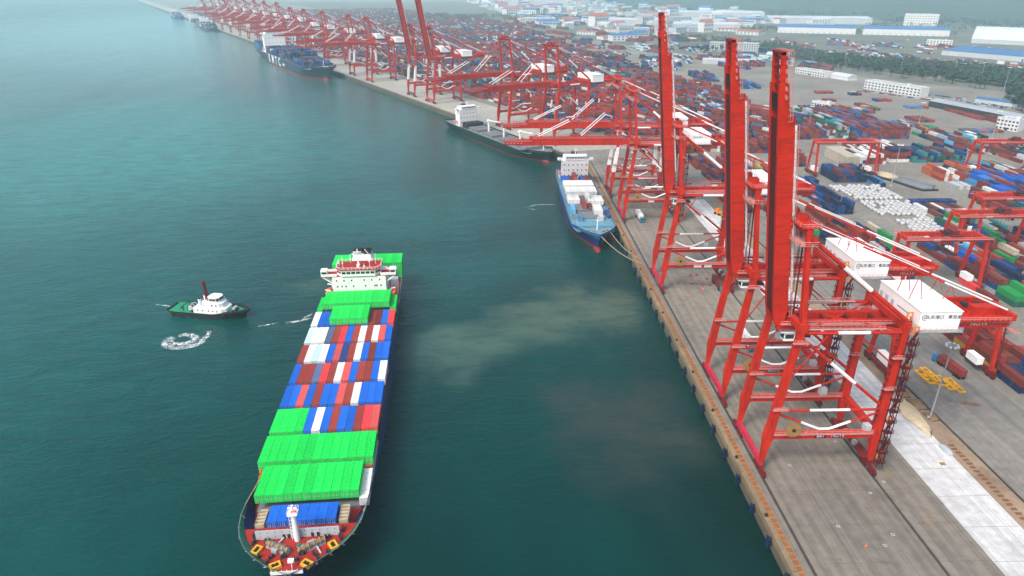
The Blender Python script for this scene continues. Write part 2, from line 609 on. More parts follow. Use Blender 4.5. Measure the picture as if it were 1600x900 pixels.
# cap beam of the near quay, cast in lengths with open joints
for i in range(24):
    y0 = 60 + i * 20
    cb = MB().box(72.2, 73.7, y0 + .08, y0 + 19.92, 3.4, Z + .28)
    tag(cb.build('quay_cap', M['cap']), kind='structure')
tb = MB()
for i in range(230):
    y = 60 + i * 2.08
    tb.box(73.95, 75.15, y, y + 1.25, Z + .02, Z + .09 + R.random() * .03)
o = tb.build('trench_cover', M['rust'])
tag(o, kind='stuff')
for x in (77.8, 110.5):
    rb = MB()
    rb.box(x - .07, x + .07, -300, 546, Z, Z + .14)
    tag(rb.build('crane_rail', M['rail_steel']), kind='structure')
    strip('rail_groove', x - .45, x + .45, -300, 546, 2, M['joint'])
for x in (84.2, 90.6, 97.0, 103.4, 117.2):
    strip('paving_joint', x - .05, x + .05, -300, 546, 2, M['seam'])
jb = MB()
for i in range(36):
    y = 70 + i * 13.1
    jb.sheet([(78.4, y), (109.9, y), (109.9, y + .1), (78.4, y + .1)], Z + .008)
    jb.sheet([(111.1, y), (124.2, y), (124.2, y + .1), (111.1, y + .1)], Z + .008)
    jb.sheet([(124.6, y * .9), (139.6, y * .9), (139.6, y * .9 + .1), (124.6, y * .9 + .1)], Z + .018)
tag(jb.build('cross_joint', M['seam']), kind='structure')
# square cast patches and small dark covers let into the apron
for (x, y, w, d) in ((114.9, 155, 2.6, 2.4), (116.1, 136, 2.2, 2.0), (98.0, 262, 2.4, 2.6)):
    tag(MB().sheet([(x - w / 2, y - d / 2), (x + w / 2, y - d / 2), (x + w / 2, y + d / 2), (x - w / 2, y + d / 2)], Z + .012).build('concrete_patch', M['cap'] if w < 3 else M['road']), kind='structure')
for (x, y) in ((107, 171), (106.2, 147.5), (104, 131.7), (94.5, 113.6), (112.5, 152), (100, 128), (88, 160), (115.5, 116), (91, 135), (98, 190), (102, 226)):
    cv = MB().box(x - .45, x + .45, y - .4, y + .4, Z, Z + .03, 0).box(x - .22, x + .22, y - .2, y + .2, Z + .03, Z + .045, 1)
    tag(cv.build('manhole_cover', [M['pinkred'] if False else M['grey'], M['dark']]), kind='structure')

# far quay apron and cap
fb = MB()
fb.add([q2(12, 3.2, Z + .004), q2(6400, 3.2, Z + .004), q2(6400, 62, Z + .004), q2(-6, 62, Z + .004)], [(0, 3, 2, 1)])
tag(fb.build('far_quay_apron', ground_mat('far_apron_concrete', (.30, .285, .25), (.38, .36, .31), (.2, .19, .17))), kind='structure')
fc = MB()
for k in range(64):
    a = 8 + k * 40
    p = [q2(a + .1, -.35, 0), q2(a + 39.9, -.35, 0), q2(a + 39.9, 1.6, 0), q2(a + .1, 1.6, 0)]
    fc.prism([v[:2] for v in p][::-1], 3.2, Z + .3)
tag(fc.build('far_quay_cap', M['quaywall']), kind='structure')
# the rounded corner: pale kerb
kb = MB()
arc = [(72.5, 528), (71.6, 541), (68.6, 550), q2(6, 1)[:2]]
for i in range(3):
    kb.beam((*arc[i], Z + .1), (*arc[i + 1], Z + .1), 1.6, .5)
tag(kb.build('corner_kerb', M['cap']), kind='structure')

# hill and scrub in the far right
hb = MB()
NX, NY = 46, 26
for j in range(NY + 1):
    for i in range(NX + 1):
        x = 700 + i * 175
        y = 1900 + j * 280
        d = (x - 1500) * .60 + (y - 2500) * .42
        hgt = max(0, min(1, d / 1500))
        hgt = hgt * hgt * (3 - 2 * hgt) * 330
        hgt *= .75 + .5 * noise.noise(Vector((x * .0011, y * .0011, 3)))
        hgt += 30 * noise.noise(Vector((x * .004, y * .004, 1))) * min(1, hgt / 60)
        hb.v.append((x, y, Z - 2 + max(0, hgt)))
for j in range(NY):
    for i in range(NX):
        a = j * (NX + 1) + i
        if max(hb.v[k][2] for k in (a, a + 1, a + NX + 2, a + NX + 1)) > Z:
            hb.f.append((a, a + 1, a + NX + 2, a + NX + 1))
            hb.m.append(0)
tag(hb.build('hill', M['hillside'], smooth=True), kind='structure')


def patch(name, pts, lvl, mat):
    return tag(MB().sheet(pts, Z + .004 * lvl).build(name, mat), kind='structure')


patch('scrub_ground', [(470, 1160), (690, 880), (1100, 760), (2600, 1900), (2600, 5200), (500, 5200), (-1500, 5000), (-300, 2700), (200, 1900)], 1, M['scrub'])
# ------------------------------------------------------------------ containers
CL, CW, CH = 12.19, 2.44, 2.62
_cm = {}


def cont_mesh(colour, L=CL):
    k = (colour, L)
    if k in _cm:
        return _cm[k]
    b = MB()
    w, l, h = CW / 2, L / 2, CH
    b.box(-w + .05, w - .05, -l + .06, l - .06, .14, h - .03)
    for sx in (-1, 1):
        for sy in (-1, 1):
            b.cbox((sx * (w - .08), sy * (l - .09), h / 2), .16, .18, h)
        b.cbox((sx * (w - .05), 0, h - .06), .1, L - .36, .1)
        b.cbox((sx * (w - .05), 0, .08), .1, L - .36, .16)
    for sy in (-1, 1):
        b.cbox((0, sy * (l - .06), h - .07), CW - .34, .12, .12)
        b.cbox((0, sy * (l - .06), .09), CW - .34, .12, .16)
    _cm[k] = b.mesh('container_body', CM[colour])
    return _cm[k]


_dm = {}


def door_mesh(colour):
    if colour in _dm:
        return _dm[colour]
    b = MB()
    b.box(-.52, .52, -.045, 0, .2, CH - .2, 0)
    for x in (-.25, .25):
        b.box(x - .025, x + .025, -.085, -.045, .15, CH - .16, 1)
    b.box(-.4, .4, -.07, -.045, 1.1, 1.16, 1)
    _dm[colour] = b.mesh('door', [CM[colour], M['grey']])
    return _dm[colour]


def container(colour, label, loc, rz=0, L=CL, group=None, doors=False):
    o = put('shipping_container', cont_mesh(colour, L), None, loc, rz)
    tag(o, label, 'container', group)
    if doors:
        for sx in (-1, 1):
            d = put('door', door_mesh(colour), o, (sx * .54, -L / 2 + .05, 0))
    return o


# ------------------------------------------------------------------ the large container ship
def ease(t):
    t = max(0, min(1, t))
    return t * t * (3 - 2 * t)


def hull_grid(L, B, levels, Ed, Ew, rake, stern_w=.82, aftE=.16, wl_aft=.30, p=2.1, nT=30, zt=None):
    """levels: list of fractions 0 (waterline below) .. 1 (top edge); zt(ly) top height; returns rows of (x,y,z) for the +x side, bow at ly=0, stern at ly=L"""
    ts = [(i / nT) ** 1.7 for i in range(nT + 1)]
    ts = [t * .5 if i < 0 else t for i, t in enumerate(ts)]
    rows = []
    for f in levels:
        row = []
        ff = max(0, f)
        E = Ew + (Ed - Ew) * ff ** 1.2
        rk = rake * (1 - ff) ** 1.0
        for t in ts:
            ly = rk + t * (L - rk - (1 - ff) * 4)
            u = min(1, (ly - rk) / E)
            pe = 2.1 + (p - 2.1) * ff ** 1.5
            hb = B / 2 * (1 - (1 - u) ** pe) if u < 1 else B / 2
            ua = (L - ly) / (L * (aftE + wl_aft * (1 - ff)))
            if ua < 1:
                s0 = stern_w * (.25 + .75 * ff ** .6)
                hb *= s0 + (1 - s0) * (1 - (1 - ua) ** 2)
            z = -1.5 + f * (zt(ly) + 1.5)
            row.append((hb, ly, z))
        rows.append(row)
    return rows


def hull_mesh(b, rows, mi_of):
    n = len(rows[0])
    for k in range(len(rows) - 1):
        for s in (1, -1):
            vs = [(s * x, y, z) for x, y, z in rows[k]] + [(s * x, y, z) for x, y, z in rows[k + 1]]
            fs = [(i, i + 1, n + i + 1, n + i) if s > 0 else (i + 1, i, n + i, n + i + 1) for i in range(n - 1)]
            b.add(vs, fs, mi_of(k))
    # transom
    vs = [(x, y, z) for r in rows for (x, y, z) in (r[-1], (-r[-1][0], r[-1][1], r[-1][2]))]
    b.add(vs, [(2 * k, 2 * k + 1, 2 * k + 3, 2 * k + 2) for k in range(len(rows) - 1)], mi_of(len(rows) - 2))


def deck_sheet(b, row, z, y0, y1, inset=.25, mi=0):
    pts = [(x, y) for x, y, _ in row if y0 <= y <= y1]

    def hb_at(yy):
        for (xa, ya, _), (xb, yb, _) in zip(row, row[1:]):
            if ya <= yy <= yb:
                return xa + (xb - xa) * (yy - ya) / max(1e-6, yb - ya)
        return row[-1][0] if yy > row[-1][1] else row[0][0]
    ys = sorted(set([y0, y1] + [y for _, y in pts]))
    ring = [(max(.05, hb_at(y) - inset), y) for y in ys]
    vs = [(x, y, z) for x, y in ring] + [(-x, y, z) for x, y in ring]
    n = len(ring)
    b.add(vs, [(i, i + 1, n + i + 1, n + i) for i in range(n - 1)], mi)


def bulwark(b, row, y0, y1, h, inset=.22, mi=0, low=None):
    """inner face of the bulwark plus a cap rail"""
    r = [(x, y, z) for x, y, z in row if y0 <= y <= y1]
    lo = [(q[0], q[1], q[2]) for p, q in zip(row, low) if y0 <= p[1] <= y1] if low else [(x, y, z - h) for x, y, z in r]
    for s in (1, -1):
        a = [(s * max(.02, x - inset), y + (.2 if y < .5 else 0), z) for x, y, z in lo] + [(s * max(.02, x - inset), y + (.2 if y < .5 else 0), z) for x, y, z in r]
        n = len(r)
        b.add(a, [(i, i + 1, n + i + 1, n + i) for i in range(n - 1)], mi)
        c = [(s * max(.02, x - .16), y, z + .02) for x, y, z in r] + [(s * (x + .03), y, z + .02) for x, y, z in r]
        b.add(c, [(i, i + 1, n + i + 1, n + i) for i in range(n - 1)], mi + 1)


def windlass(name, parent, x, y, z, rz):
    b = MB()
    b.cbox((0, 0, .25), 6.6, 1.5, .5, 0)
    for cx, r in ((-2.6, .75), (-1.3, .95), (.2, .8), (1.6, .95), (2.8, .7)):
        b.tube((cx - .45, 0, 1.15), (cx + .45, 0, 1.15), r * .75, 10, 1)
        for e in (-.5, .5):
            b.tube((cx + e - .06, 0, 1.15), (cx + e + .06, 0, 1.15), r, 12, 0)
    b.tube((-3.4, 0, 1.15), (3.4, 0, 1.15), .16, 6, 0)
    b.cbox((.2, 1.1, .6), 1.6, .8, 1.1, 0)
    b.beam((1.0, -.4, .5), (1.2, -3.4, .35), .35, .35, 2)
    b.cbox((-1.9, .95, .5), .8, .6, .9, 0)
    o = b.build(name, [M['steel'], M['brown'], M['grey'], M['dark']], parent)
    o.location = (x, y, z)
    o.rotation_euler = (0, 0, rz)
    return o


def fairlead(parent, x, y, z, rz):
    b = MB()
    for a in (-.75, .75):
        b.cbox((0, a, .35), 2.6, .45, .7)
    for a in (-1.1, 1.1):
        b.cbox((a, 0, .352), .45, 1.06, .68)
    for a in (-.4, .4):
        b.tube((a, 0, 0), (a, 0, 1.0), .26, 8, 1)
    b.cbox((0, 0, .06), 1.7, 1.04, .1, 1)
    o = b.build('mooring_chock', [M['yellow'], M['dark']], parent)
    o.location = (x, y, z)
    o.rotation_euler = (0, 0, rz)


SX, SY, SR = -49.6, 116.0, rad(3.66)
ship = thing('container_ship', 'large navy container ship stacked with green blue and red containers on open water', 'ship', (SX, SY, 0), SR)
BL, BB = 199, 32.4


def ship_top(ly):
    return 11.9 - 3.5 * ease((ly - 20) / 22)


rows = hull_grid(BL, BB, [0, .14, .24, .45, .7, .9, 1], 29, 66, 9, zt=ship_top, p=3.6)
hb = MB()
hull_mesh(hb, rows, lambda k: 0 if k < 1 else 1)
hull = hb.build('hull', [M['boot'], M['navyhull']], ship, smooth=True)
top = rows[-1]
db = MB()
deck_sheet(db, rows[-2], 10.6, 1.2, 17)
db.box(-11, 11, 16.9, 17.1, 7.4, 10.58)
fdeck = db.build('forecastle_deck', M['deckred'], ship)
db = MB()
deck_sheet(db, rows[4], 7.4, 17.1, 52, .5)
deck_sheet(db, rows[-2], 7.39, 52, 198.6)
db.build('main_deck', M['deckred'], ship)
bb = MB()
bulwark(bb, top, -1, 26, 1.3, .14, low=rows[-2])
bb.build('bulwark', [M['bulwgreen'], M['deckgrey']], ship)
bb = MB()
bulwark(bb, top, 25, 199, 1.2)
bb.build('side_bulwark', [M['navyhull'], M['beige']], ship)
# stays inside the bow bulwark
sb = MB()
for x, y, z in top:
    if .5 < y < 24:
        for s in (1, -1):
            sb.beam((s * (x - .25), y, z - 1.2), (s * (x - .9), y + .1, z - 1.25), .12, .12)
            sb.beam((s * (x - .28), y, z - .1), (s * (x - .9), y + .1, z - 1.2), .12, .14)
tag(sb.build('bulwark_stay', M['grey'], ship), kind='stuff')
windlass('windlass', ship, 4.0, 9.4, 10.6, rad(28))
windlass('windlass', ship, -4.0, 9.4, 10.6, rad(152))
for (x, y, a) in ((-3.6, 4.0, 25), (3.8, 4.0, -32), (-9.2, 9.4, 66), (9.2, 9.4, -58)):
    fairlead(ship, x, y, 10.6, rad(a))
for (x, y, a) in ((-5.2, 6.9, 45), (5.2, 6.9, -45), (-2.2, 6.8, 30), (-6.2, 5.0, 40), (6.6, 5.2, -40), (-8.4, 7.0, 50), (8.4, 7.2, -50), (-10.6, 12.0, 70), (10.6, 12.0, -70), (2.0, 7.4, 10), (-7.2, 12.2, 0), (7.4, 12.3, 0), (-11, 14.6, 80), (11, 14.6, -80), (0.9, 5.6, 0)):
    b = MB()
    for e in (-.45, .45):
        b.tube((e, 0, 0), (e, 0, .9), .28, 8)
        b.tube((e, 0, .9), (e, 0, 1.0), .36, 8)
    b.cbox((0, 0, .06), 1.8, .8, .12)
    o = b.build('bollard', M['yellow'] if abs(x) > 12 else M['dark'], ship)
    o.location = (x, y, 10.6)
    o.rotation_euler = (0, 0, rad(a))
b = MB().tube((0, 0, 0), (0, 0, 2.2), .12, 6).cbox((0, 0, 2.5), 1.4, .9, .7)
o = b.build('signal_box', M['white'], ship)
o.location = (.5, 3.2, 10.6)
b = MB().cbox((0, 0, .5), 7.5, .12, 1.0)
for i in range(7):
    b.cbox((-3.6 + i * 1.2, .3, .45), .1, .5, .9)
o = b.build('bow_screen', M['wrail'], ship)
o.location = (-.4, 1.5, 10.65)
# breakwater
b = MB()
b.beam((-10.3, 13.2, 12.0), (10.3, 13.2, 12.0), .18, 2.8)
for i in range(9):
    x = -9.8 + i * 2.45
    b.beam((x, 13.3, 13.2), (x, 14.6, 10.7), .14, .5)
bw = b.build('breakwater', M['grey'], ship)
d = MB()
for i in range(11):
    for zz in (11.4, 12.7):
        d.cbox((-9.2 + i * 1.84, 13.09, zz), .22, .04, .22)
for x in (-3.4, -2.2, 3.6, 5.0):
    d.cbox((x, 13.085, 11.3), .75, .05, 1.3)
tag(d.build('drain_port', M['dark'], bw), kind='stuff')
# foremast
b = MB()
b.tube((0, 12.2, 10.6), (0, 12.2, 19.4), .7, 10, 0, .5)
b.cbox((0, 12.2, 19.5), 2.4, 2.4, .2)
b.rail((-1.2, 10.9, 19.6), (1.2, 10.9, 19.6), 1, .75)
b.rail((-1.2, 13.5, 19.6), (1.2, 13.5, 19.6), 1, .75)
b.rail((-1.2, 10.9, 19.6), (-1.2, 13.5, 19.6), 1, .9)
b.rail((1.2, 10.9, 19.6), (1.2, 13.5, 19.6), 1, .9)
b.tube((0, 12.2, 19.6), (0, 12.2, 21.8), .3, 8)
b.cbox((0, 12.2, 21.0), 2.2, .3, .3)
for i in range(8):
    b.cbox((-.9, 12.2, 11.4 + i * 1.15), .7, .1, .08)
for e in (-1.2, -.7):
    b.tube((e, 12.2, 10.7), (e, 12.2, 19.4), .07, 4)
fm = b.build('foremast', M['white'], ship)
MB().tube((0, 11.6, 20.3), (0, 11.3, 20.3), .3, 8).build('mast_light', M['lifeboat'], fm)
MB().cbox((.9, 11.5, 20.4), .5, .5, .5).build('mast_light', M['lifeboat'], fm)
MB().tube((.8, 9.8, 10.62), (.8, 9.8, 11.5), .55, 10).build('store_hatch', M['bulwgreen'], ship)
# hatch covers / stack pedestals
bays = [(17.0, 6.4, 9.7, 17.8, 'A'), (25.8, 12.4, 8.4, 27.4, 'B'), (39.7, 12.4, 8.4, 29.6, 'C')] + [(53.6 + 13.9 * i, 12.4, 8.4, 30.0, c) for i, c in enumerate('DEFGHI')] + [(137.4, 12.4, 8.4, 30.0, 'J'), (180.0, 13.0, 8.4, 30.0, 'S')]
for (y, l, zt, w, nm) in bays:
    b = MB().box(-w / 2, w / 2, y, y + l, 7.42, zt - .04)
    for i in range(7):
        x = -w / 2 + w * (i + .5) / 7
        b.cbox((x, y - .08, (7.42 + zt) / 2), .12, .14, zt - 7.6)
    b.build('hatch_cover', M['deckgrey'], ship)
# lashing bridges between bays: posts, cross beams and cell guides at the side
for i in range(9):
    y = 38.9 + i * 13.9
    b = MB()
    for s in (1, -1):
        for x in (15.6, 13.0, 8.0, 3.0):
            b.cbox((s * x, y, 9.6), .3, .5, 4.3)
        b.cbox((s * 15.75, y - 1.1, 8.9), .28, .28, 2.9)
        b.cbox((s * 15.75, y + 1.4, 8.9), .28, .28, 2.9)
        b.beam((s * 15.6, y + .1, 11.4), (s * 15.7, y + 4.2, 7.6), .22, .3)
    b.cbox((0, y, 11.0), 31.0, .55, .12)
    b.rail((-15.4, y - .3, 11.05), (15.4, y - .3, 11.05), .9, 2.4)
    b.build('lashing_bridge', M['beige'] if i else M['orange'], ship)
b = MB()
for s in (1, -1):
    b.rail((s * 15.9, 32, 8.6), (s * 15.9, 150, 8.4), 1.0, 2.4, 0, .08)
b.build('side_rail', M['beige'], ship)
# lashing-gear racks by the bow stack
for s in (-1, 1):
    b = MB()
    for k in range(5):
        b.cbox((0, k * 1.25, .7), 2.2, .12, 1.4)
        b.cbox((0, k * 1.25 + .5, 1.15), 1.9, .5, .1)
    for e in (-1.1, 1.1):
        b.cbox((e, 2.5, .7), .12, 5.2, 1.42)
    o = b.build('lashing_rack', M['beige'], ship)
    o.location = (s * 10.6, 17.6, 10.0)
# accommodation
acc = MB()
acc.box(-11.4, 11.4, 152, 163.5, 7.41, 21.6)
for zz in (10.2, 13.0, 15.8, 18.6):
    acc.box(-11.46, 11.46, 151.96, 163.54, zz, zz + .09)
acc = acc.build('accommodation_block', M['white'], ship)
wm = MB().cbox((0, 0, 0), .55, .12, .75).mesh('window', M['glass'])
for zz, xs in ((20.1, (-9.6, -6.4, -3.2, 2.2, 5.4, 8.8)), (17.4, (-9.4, -7.5, -5.8, -2.6, 2.6, 6.6, 7.4, 9.2))):
    for x in xs:
        put('window', wm, acc, (x, 151.95, zz))
b = MB()
for x, zz in ((-4.6, 18.9), (-1.9, 18.9), (1.4, 19.0), (4.2, 19.1)):
    b.cbox((x, 151.95, zz), .4, .1, .35)
b.build('wall_light', M['grey'], acc)
br = MB()
poly = [(-7.2, 151.4), (7.2, 151.4), (9.3, 154), (9.3, 161.5), (-9.3, 161.5), (-9.3, 154)]
br.prism(poly, 22.2, 25.0)
bridge = br.build('wheelhouse', M['white'], ship)
b = MB()
b.box(-15.9, 15.9, 152.4, 158.2, 21.75, 22.05, 1)
b.box(-15.9, -9.3, 152.3, 152.42, 22.05, 23.2, 0)
b.box(9.3, 15.9, 152.3, 152.42, 22.05, 23.2, 0)
b.box(-15.9, -9.3, 158.1, 158.2, 22.05, 23.2, 0)
b.box(9.3, 15.9, 158.1, 158.2, 22.05, 23.2, 0)
for s in (-1, 1):
    b.box(min(s * 15.95, s * 13.4), max(s * 15.95, s * 13.4), 152.25, 155.2, 22.06, 24.7, 0)
    b.box(min(s * 15.98, s * 13.3), max(s * 15.98, s * 13.3), 152.1, 155.4, 24.7, 24.85, 0)
    b.beam((s * 15.6, 155, 21.7), (s * 11.4, 155, 18.6), .35, .5)
    b.beam((s * 15.6, 153, 21.7), (s * 11.4, 153, 18.6), .35, .5)
b.build('bridge_wing', [M['white'], M['deckred']], ship)
for i in range(7):
    x = -6.1 + i * 2.03
    MB().cbox((x, 151.38, 23.85), 1.65, .1, 1.05).build('bridge_window', M['glass'], bridge)
for s in (-1, 1):
    for k in range(2):
        t0, t1 = (.06, .46) if k == 0 else (.54, .94)
        p0 = Vector((s * 7.2, 151.4, 23.85)).lerp(Vector((s * 9.3, 154, 23.85)), t0)
        p1 = Vector((s * 7.2, 151.4, 23.85)).lerp(Vector((s * 9.3, 154, 23.85)), t1)
        MB().beam(p0, p1, .12, 1.0).build('bridge_window', M['glass'], bridge)
    MB().cbox((s * 14.6, 152.2, 23.8), 2.0, .12, .9).build('bridge_window', M['glass'], bridge)
b = MB()
b.prism([(-7.5, 151.1), (7.5, 151.1), (9.7, 153.8), (9.7, 161.8), (-9.7, 161.8), (-9.7, 153.8)], 25.0, 25.16)
rf = b.build('compass_deck', M['deckred'], ship)
b = MB()
ring = [(-7.4, 151.3), (7.4, 151.3), (9.5, 153.9), (9.5, 161.6), (-9.5, 161.6), (-9.5, 153.9)]
for i in range(6):
    p, q = ring[i], ring[(i + 1) % 6]
    b.rail((*p, 25.16), (*q, 25.16), 1.15, 1.5, 0, .12)
b.build('deck_railing', M['wrail'], rf)
b = MB()
b.tube((0, 155, 25.1), (0, 155, 33.4), .42, 8, 0, .22)
b.cbox((0, 155, 31.2), 5.0, .4, .3)
b.cbox((0, 155, 29.4), 3.4, 1.6, .2)
b.tube((0, 154.4, 25.2), (0, 154.4, 26.6), .75, 10)
b.cbox((0, 154.2, 32.3), 3.4, .35, .3)
for x in (-2.2, -1.2, 1.2, 2.2):
    b.beam((x, 155, 31.2), (0, 155, 28.4), .12, .12)
b.build('radar_mast', M['white'], ship)
for x, y, h in ((-6.6, 154, 5.4), (-8.6, 157, 2.6), (4.8, 154.5, 6.0), (7, 158, 4.8), (-4, 160, 4), (2.6, 153, 2.2)):
    b = MB().tube((x, y, 25.2), (x, y, 25.2 + h), .13, 5)
    b.dome((x, y, 25.2 + h * .4), .4, .4, .5, 8, 3)
    if h == 6.0:
        b.tube((4.8, 154.5, 31.1), (3.2, 154.5, 33.4), .16, 5)
    b.build('antenna', M['wrail'], ship)
b = MB()
b.box(-4.6, 4.6, 167, 174, 7.41, 23.6, 0)
b.box(-4.0, 4.0, 167.4, 173.6, 23.6, 26.2, 0)
b.box(-4.1, 4.1, 167.3, 173.7, 26.2, 26.7, 1)
for x in (-2.6, 0, 2.6):
    b.tube((x, 170.5, 26.7), (x, 170.5, 28.0), .55, 8, 1)
b.build('funnel', [M['white'], M['black']], ship)
b = MB()
b.box(-11.4, 11.4, 163.5, 167, 7.41, 15)
b.build('aft_deckhouse', M['white'], ship)
for s in (1, -1):
    b = MB()
    rings = []
    for k in range(9):
        t = k / 8
        w = 1.35 * math.sin(math.pi * min(.97, max(.06, t))) ** .5
        rings.append([(w * math.cos(a), -4 + 8 * t, 1.5 * (w / 1.35) * math.sin(a)) for a in [2 * math.pi * i / 8 for i in range(8)]])
    b.loft(rings, 0)
    lbo = b.build('lifeboat', M['lifeboat'], ship, smooth=True)
    lbo.location = (s * 14.4, 156.8, 12.8)
    b = MB()
    for y in (153.6, 160):
        b.beam((s * 12.4, y, 9), (s * 13.2, y, 15), .4, .5)
        b.beam((s * 13.2, y, 15), (s * 15.2, y, 15.4), .35, .4)
    b.build('davit', M['white'], ship)
MB().box(12.2, 15.4, 163.6, 167.2, 7.5, 14.8).build('store_house', M['white'], ship)

SHIP_M = Matrix.Translation((SX, SY, 0)) @ Matrix.Rotation(SR, 4, 'Z')


def ship_cont(colour, label, lx, ly, z, L=CL, doors=True):
    p = SHIP_M @ Vector((lx, ly + L / 2, z))
    container(colour, label, p, SR, L, 'containers on the large ship', doors)


PITCH = 2.5
BG, B_, DB, RD, RU, BR, PK, WH, PB, SB, GY = 'bright green', 'blue', 'deep blue', 'brick red', 'rust red', 'bright red', 'pink red', 'white', 'pale blue', 'slate blue', 'grey'
ROWS = {
    'D': [BG, BG, BG, BG, B_, WH, B_, RD, B_, B_, RD, BR, PK],
    'E': [B_, B_, PK, B_, RD, B_, B_, PK, RD, WH, B_, B_, B_],
    'F': [B_, RD, RD, SB, BR, RD, WH, PK, B_, RD, RD, B_, WH],
    'G': [RD, WH, PB, WH, B_, PK, DB, RD, WH, B_, RU, B_, B_],
    'H': [PB, WH, WH, SB, RD, BR, B_, RD, WH, RD, WH, PK, B_],
    'I': [WH, B_, B_, B_, RD, RD, B_, RD, B_, RD, RU, B_, BR],
}
rowname = {'A': 'low row by the foremast', 'B': 'front green row', 'C': 'second green row', 'D': 'third full row from the bow', 'E': 'fourth full row from the bow', 'F': 'fifth full row from the bow', 'G': 'sixth full row from the bow', 'H': 'seventh full row from the bow', 'I': 'eighth full row from the bow', 'J': 'green row before the white bridge', 'S': 'green stern row behind the bridge'}
for i in range(7):
    ship_cont(B_, f'short blue container, {ORD[i]} from left in the low row by the foremast', -7.5 + i * PITCH + .1, 17.2, 9.75, 6.06)
for i in range(11):
    ship_cont(BG, f'bright green container, {ORD[i]} from left in the front green row of the ship', -12.5 + i * PITCH, 25.9, 11.03)
for k, zz in enumerate((8.42,)):
    ship_cont(WH, 'white container on the right end of the front green row, one tier lower', 15.0 - .1, 25.6, zz)
for i in range(13):
    ship_cont(BG, f'bright green container, {ORD[i]} from left in the second green row of the ship', -15.0 + i * PITCH, 39.8, 11.03)
for k, c in enumerate('DEFGHI'):
    y = 53.7 + 13.9 * k
    for i, cc in enumerate(ROWS[c]):
        ship_cont(cc, f'{cc} container, {ORD[i]} from left in the {rowname[c]}', -15.0 + i * PITCH, y, 11.03)
low = [DB, 'navy blue', RU, RU, 'navy blue', DB, RD, 'navy blue', RU]
for k in range(8):
    for s, nm in ((1, 'right'),):
        if k:
            ship_cont(low[k], f'{low[k]} container in the lower tier on the ship side under row {["two", "three", "four", "five", "six", "seven", "eight", "nine"][k]}', s * 15.0, 39.8 + 13.9 * k, 8.42)
        else:
            ship_cont(GY, 'grey container in the lower tier at the right end of the second green row', 15.0, 39.8, 8.42)
for i in range(6):
    ship_cont(BG, f'bright green container, {ORD[i]} of six stacked ahead of the top green row', -7.5 + i * PITCH, 123.3, 13.64)
for i in range(13):
    if i in (0, 12):
        ship_cont(BG, f'bright green container one tier lower at the {"left" if i == 0 else "right"} end of the row before the bridge', -15.0 + i * PITCH, 137.5, 11.03)
    else:
        ship_cont(BG, f'bright green container, {ORD[i - 1]} from left in the high green row before the bridge', -15.0 + i * PITCH, 137.5, 13.64)
for i in range(13):
    ship_cont(BG, f'bright green container, {ORD[i]} from left in the green stern row behind the bridge', -15.0 + i * PITCH, 180.3, 13.64)
for k, zz in enumerate((8.42, 11.03)):
    ship_cont(BG, f'bright green container in the {"bottom" if k == 0 else "middle"} tier at the right end of the stern row', 15.0, 180.3, zz)
    ship_cont(BG, f'bright green container in the {"bottom" if k == 0 else "middle"} tier at the left end of the stern row', -15.0, 180.3, zz)
# ------------------------------------------------------------------ tugboat
TA = math.atan2(-7.6, 38.9)
tug = thing('tugboat', 'black hulled tugboat with green decks, white deckhouse and tall red mast', 'tugboat', (-130.2, 277.4, 0), TA - math.pi / 2 + math.pi)
# local frame: bow at ly=-19, stern at +19
trow = hull_grid(38, 10.6, [0, .3, .6, 1], 13, 18, 2.0, stern_w=.86, aftE=.14, wl_aft=.08, p=2.4, nT=20, zt=lambda y: 3.9 - 1.5 * ease((y - 6) / 10))
trow = [[(x, y - 19, z) for x, y, z in r] for r in trow]
b = MB()
hull_mesh(b, trow, lambda k: 0)
b.build('hull', M['black'], tug, smooth=True)
b = MB()
deck_sheet(b, trow[-1], 1.75, -9, 18.9, .3)
b.box(-5, 5, -9.1, -8.95, 1.75, 2.7)
deck_sheet(b, trow[-1], 2.7, -18.6, -9, .35)
b.build('deck', M['deckgreen'], tug)
b = MB()
bulwark(b, trow[-1], -25, 25, .9, .22)
b.build('bulwark', [M['deckgreen'], M['black']], tug)
b = MB()
r = [(x, y, z) for x, y, z in trow[-1] if y < -9]
for s in (1, -1):
    for p, q in zip(r, r[1:]):
        b.tube((s * p[0], p[1] - .2, p[2] - .45), (s * q[0], q[1] - .2, q[2] - .45), .75, 8)
b.build('bow_fender', M['black'], tug, smooth=True)
b = MB()
b.prism([(-3.9, -8), (-2.4, -9.8), (2.4, -9.8), (3.9, -8), (3.9, 5.5), (-3.9, 5.5)], 1.8, 4.4)
dh = b.build('deckhouse', M['white'], tug)
b = MB().prism([(-3.1, -6.8), (-1.8, -8.2), (1.8, -8.2), (3.1, -6.8), (3.1, -.5), (-3.1, -.5)], 4.4, 6.7)
b.box(-3.5, 3.5, -.5, 5.2, 4.41, 4.5)
b.build('upper_deckhouse', M['white'], tug)
wheel = MB().prism([(-2.4, -5.4), (-1.4, -6.5), (1.4, -6.5), (2.4, -5.4), (2.4, -2.2), (1.5, -1.4), (-1.5, -1.4), (-2.4, -2.2)], 6.7, 9.1)
wheel.prism([(-2.7, -5.5), (-1.6, -6.9), (1.6, -6.9), (2.7, -5.5), (2.7, -2.0), (1.6, -1.1), (-1.6, -1.1), (-2.7, -2.0)], 9.1, 9.3)
wheel = wheel.build('wheelhouse', M['white'], tug)
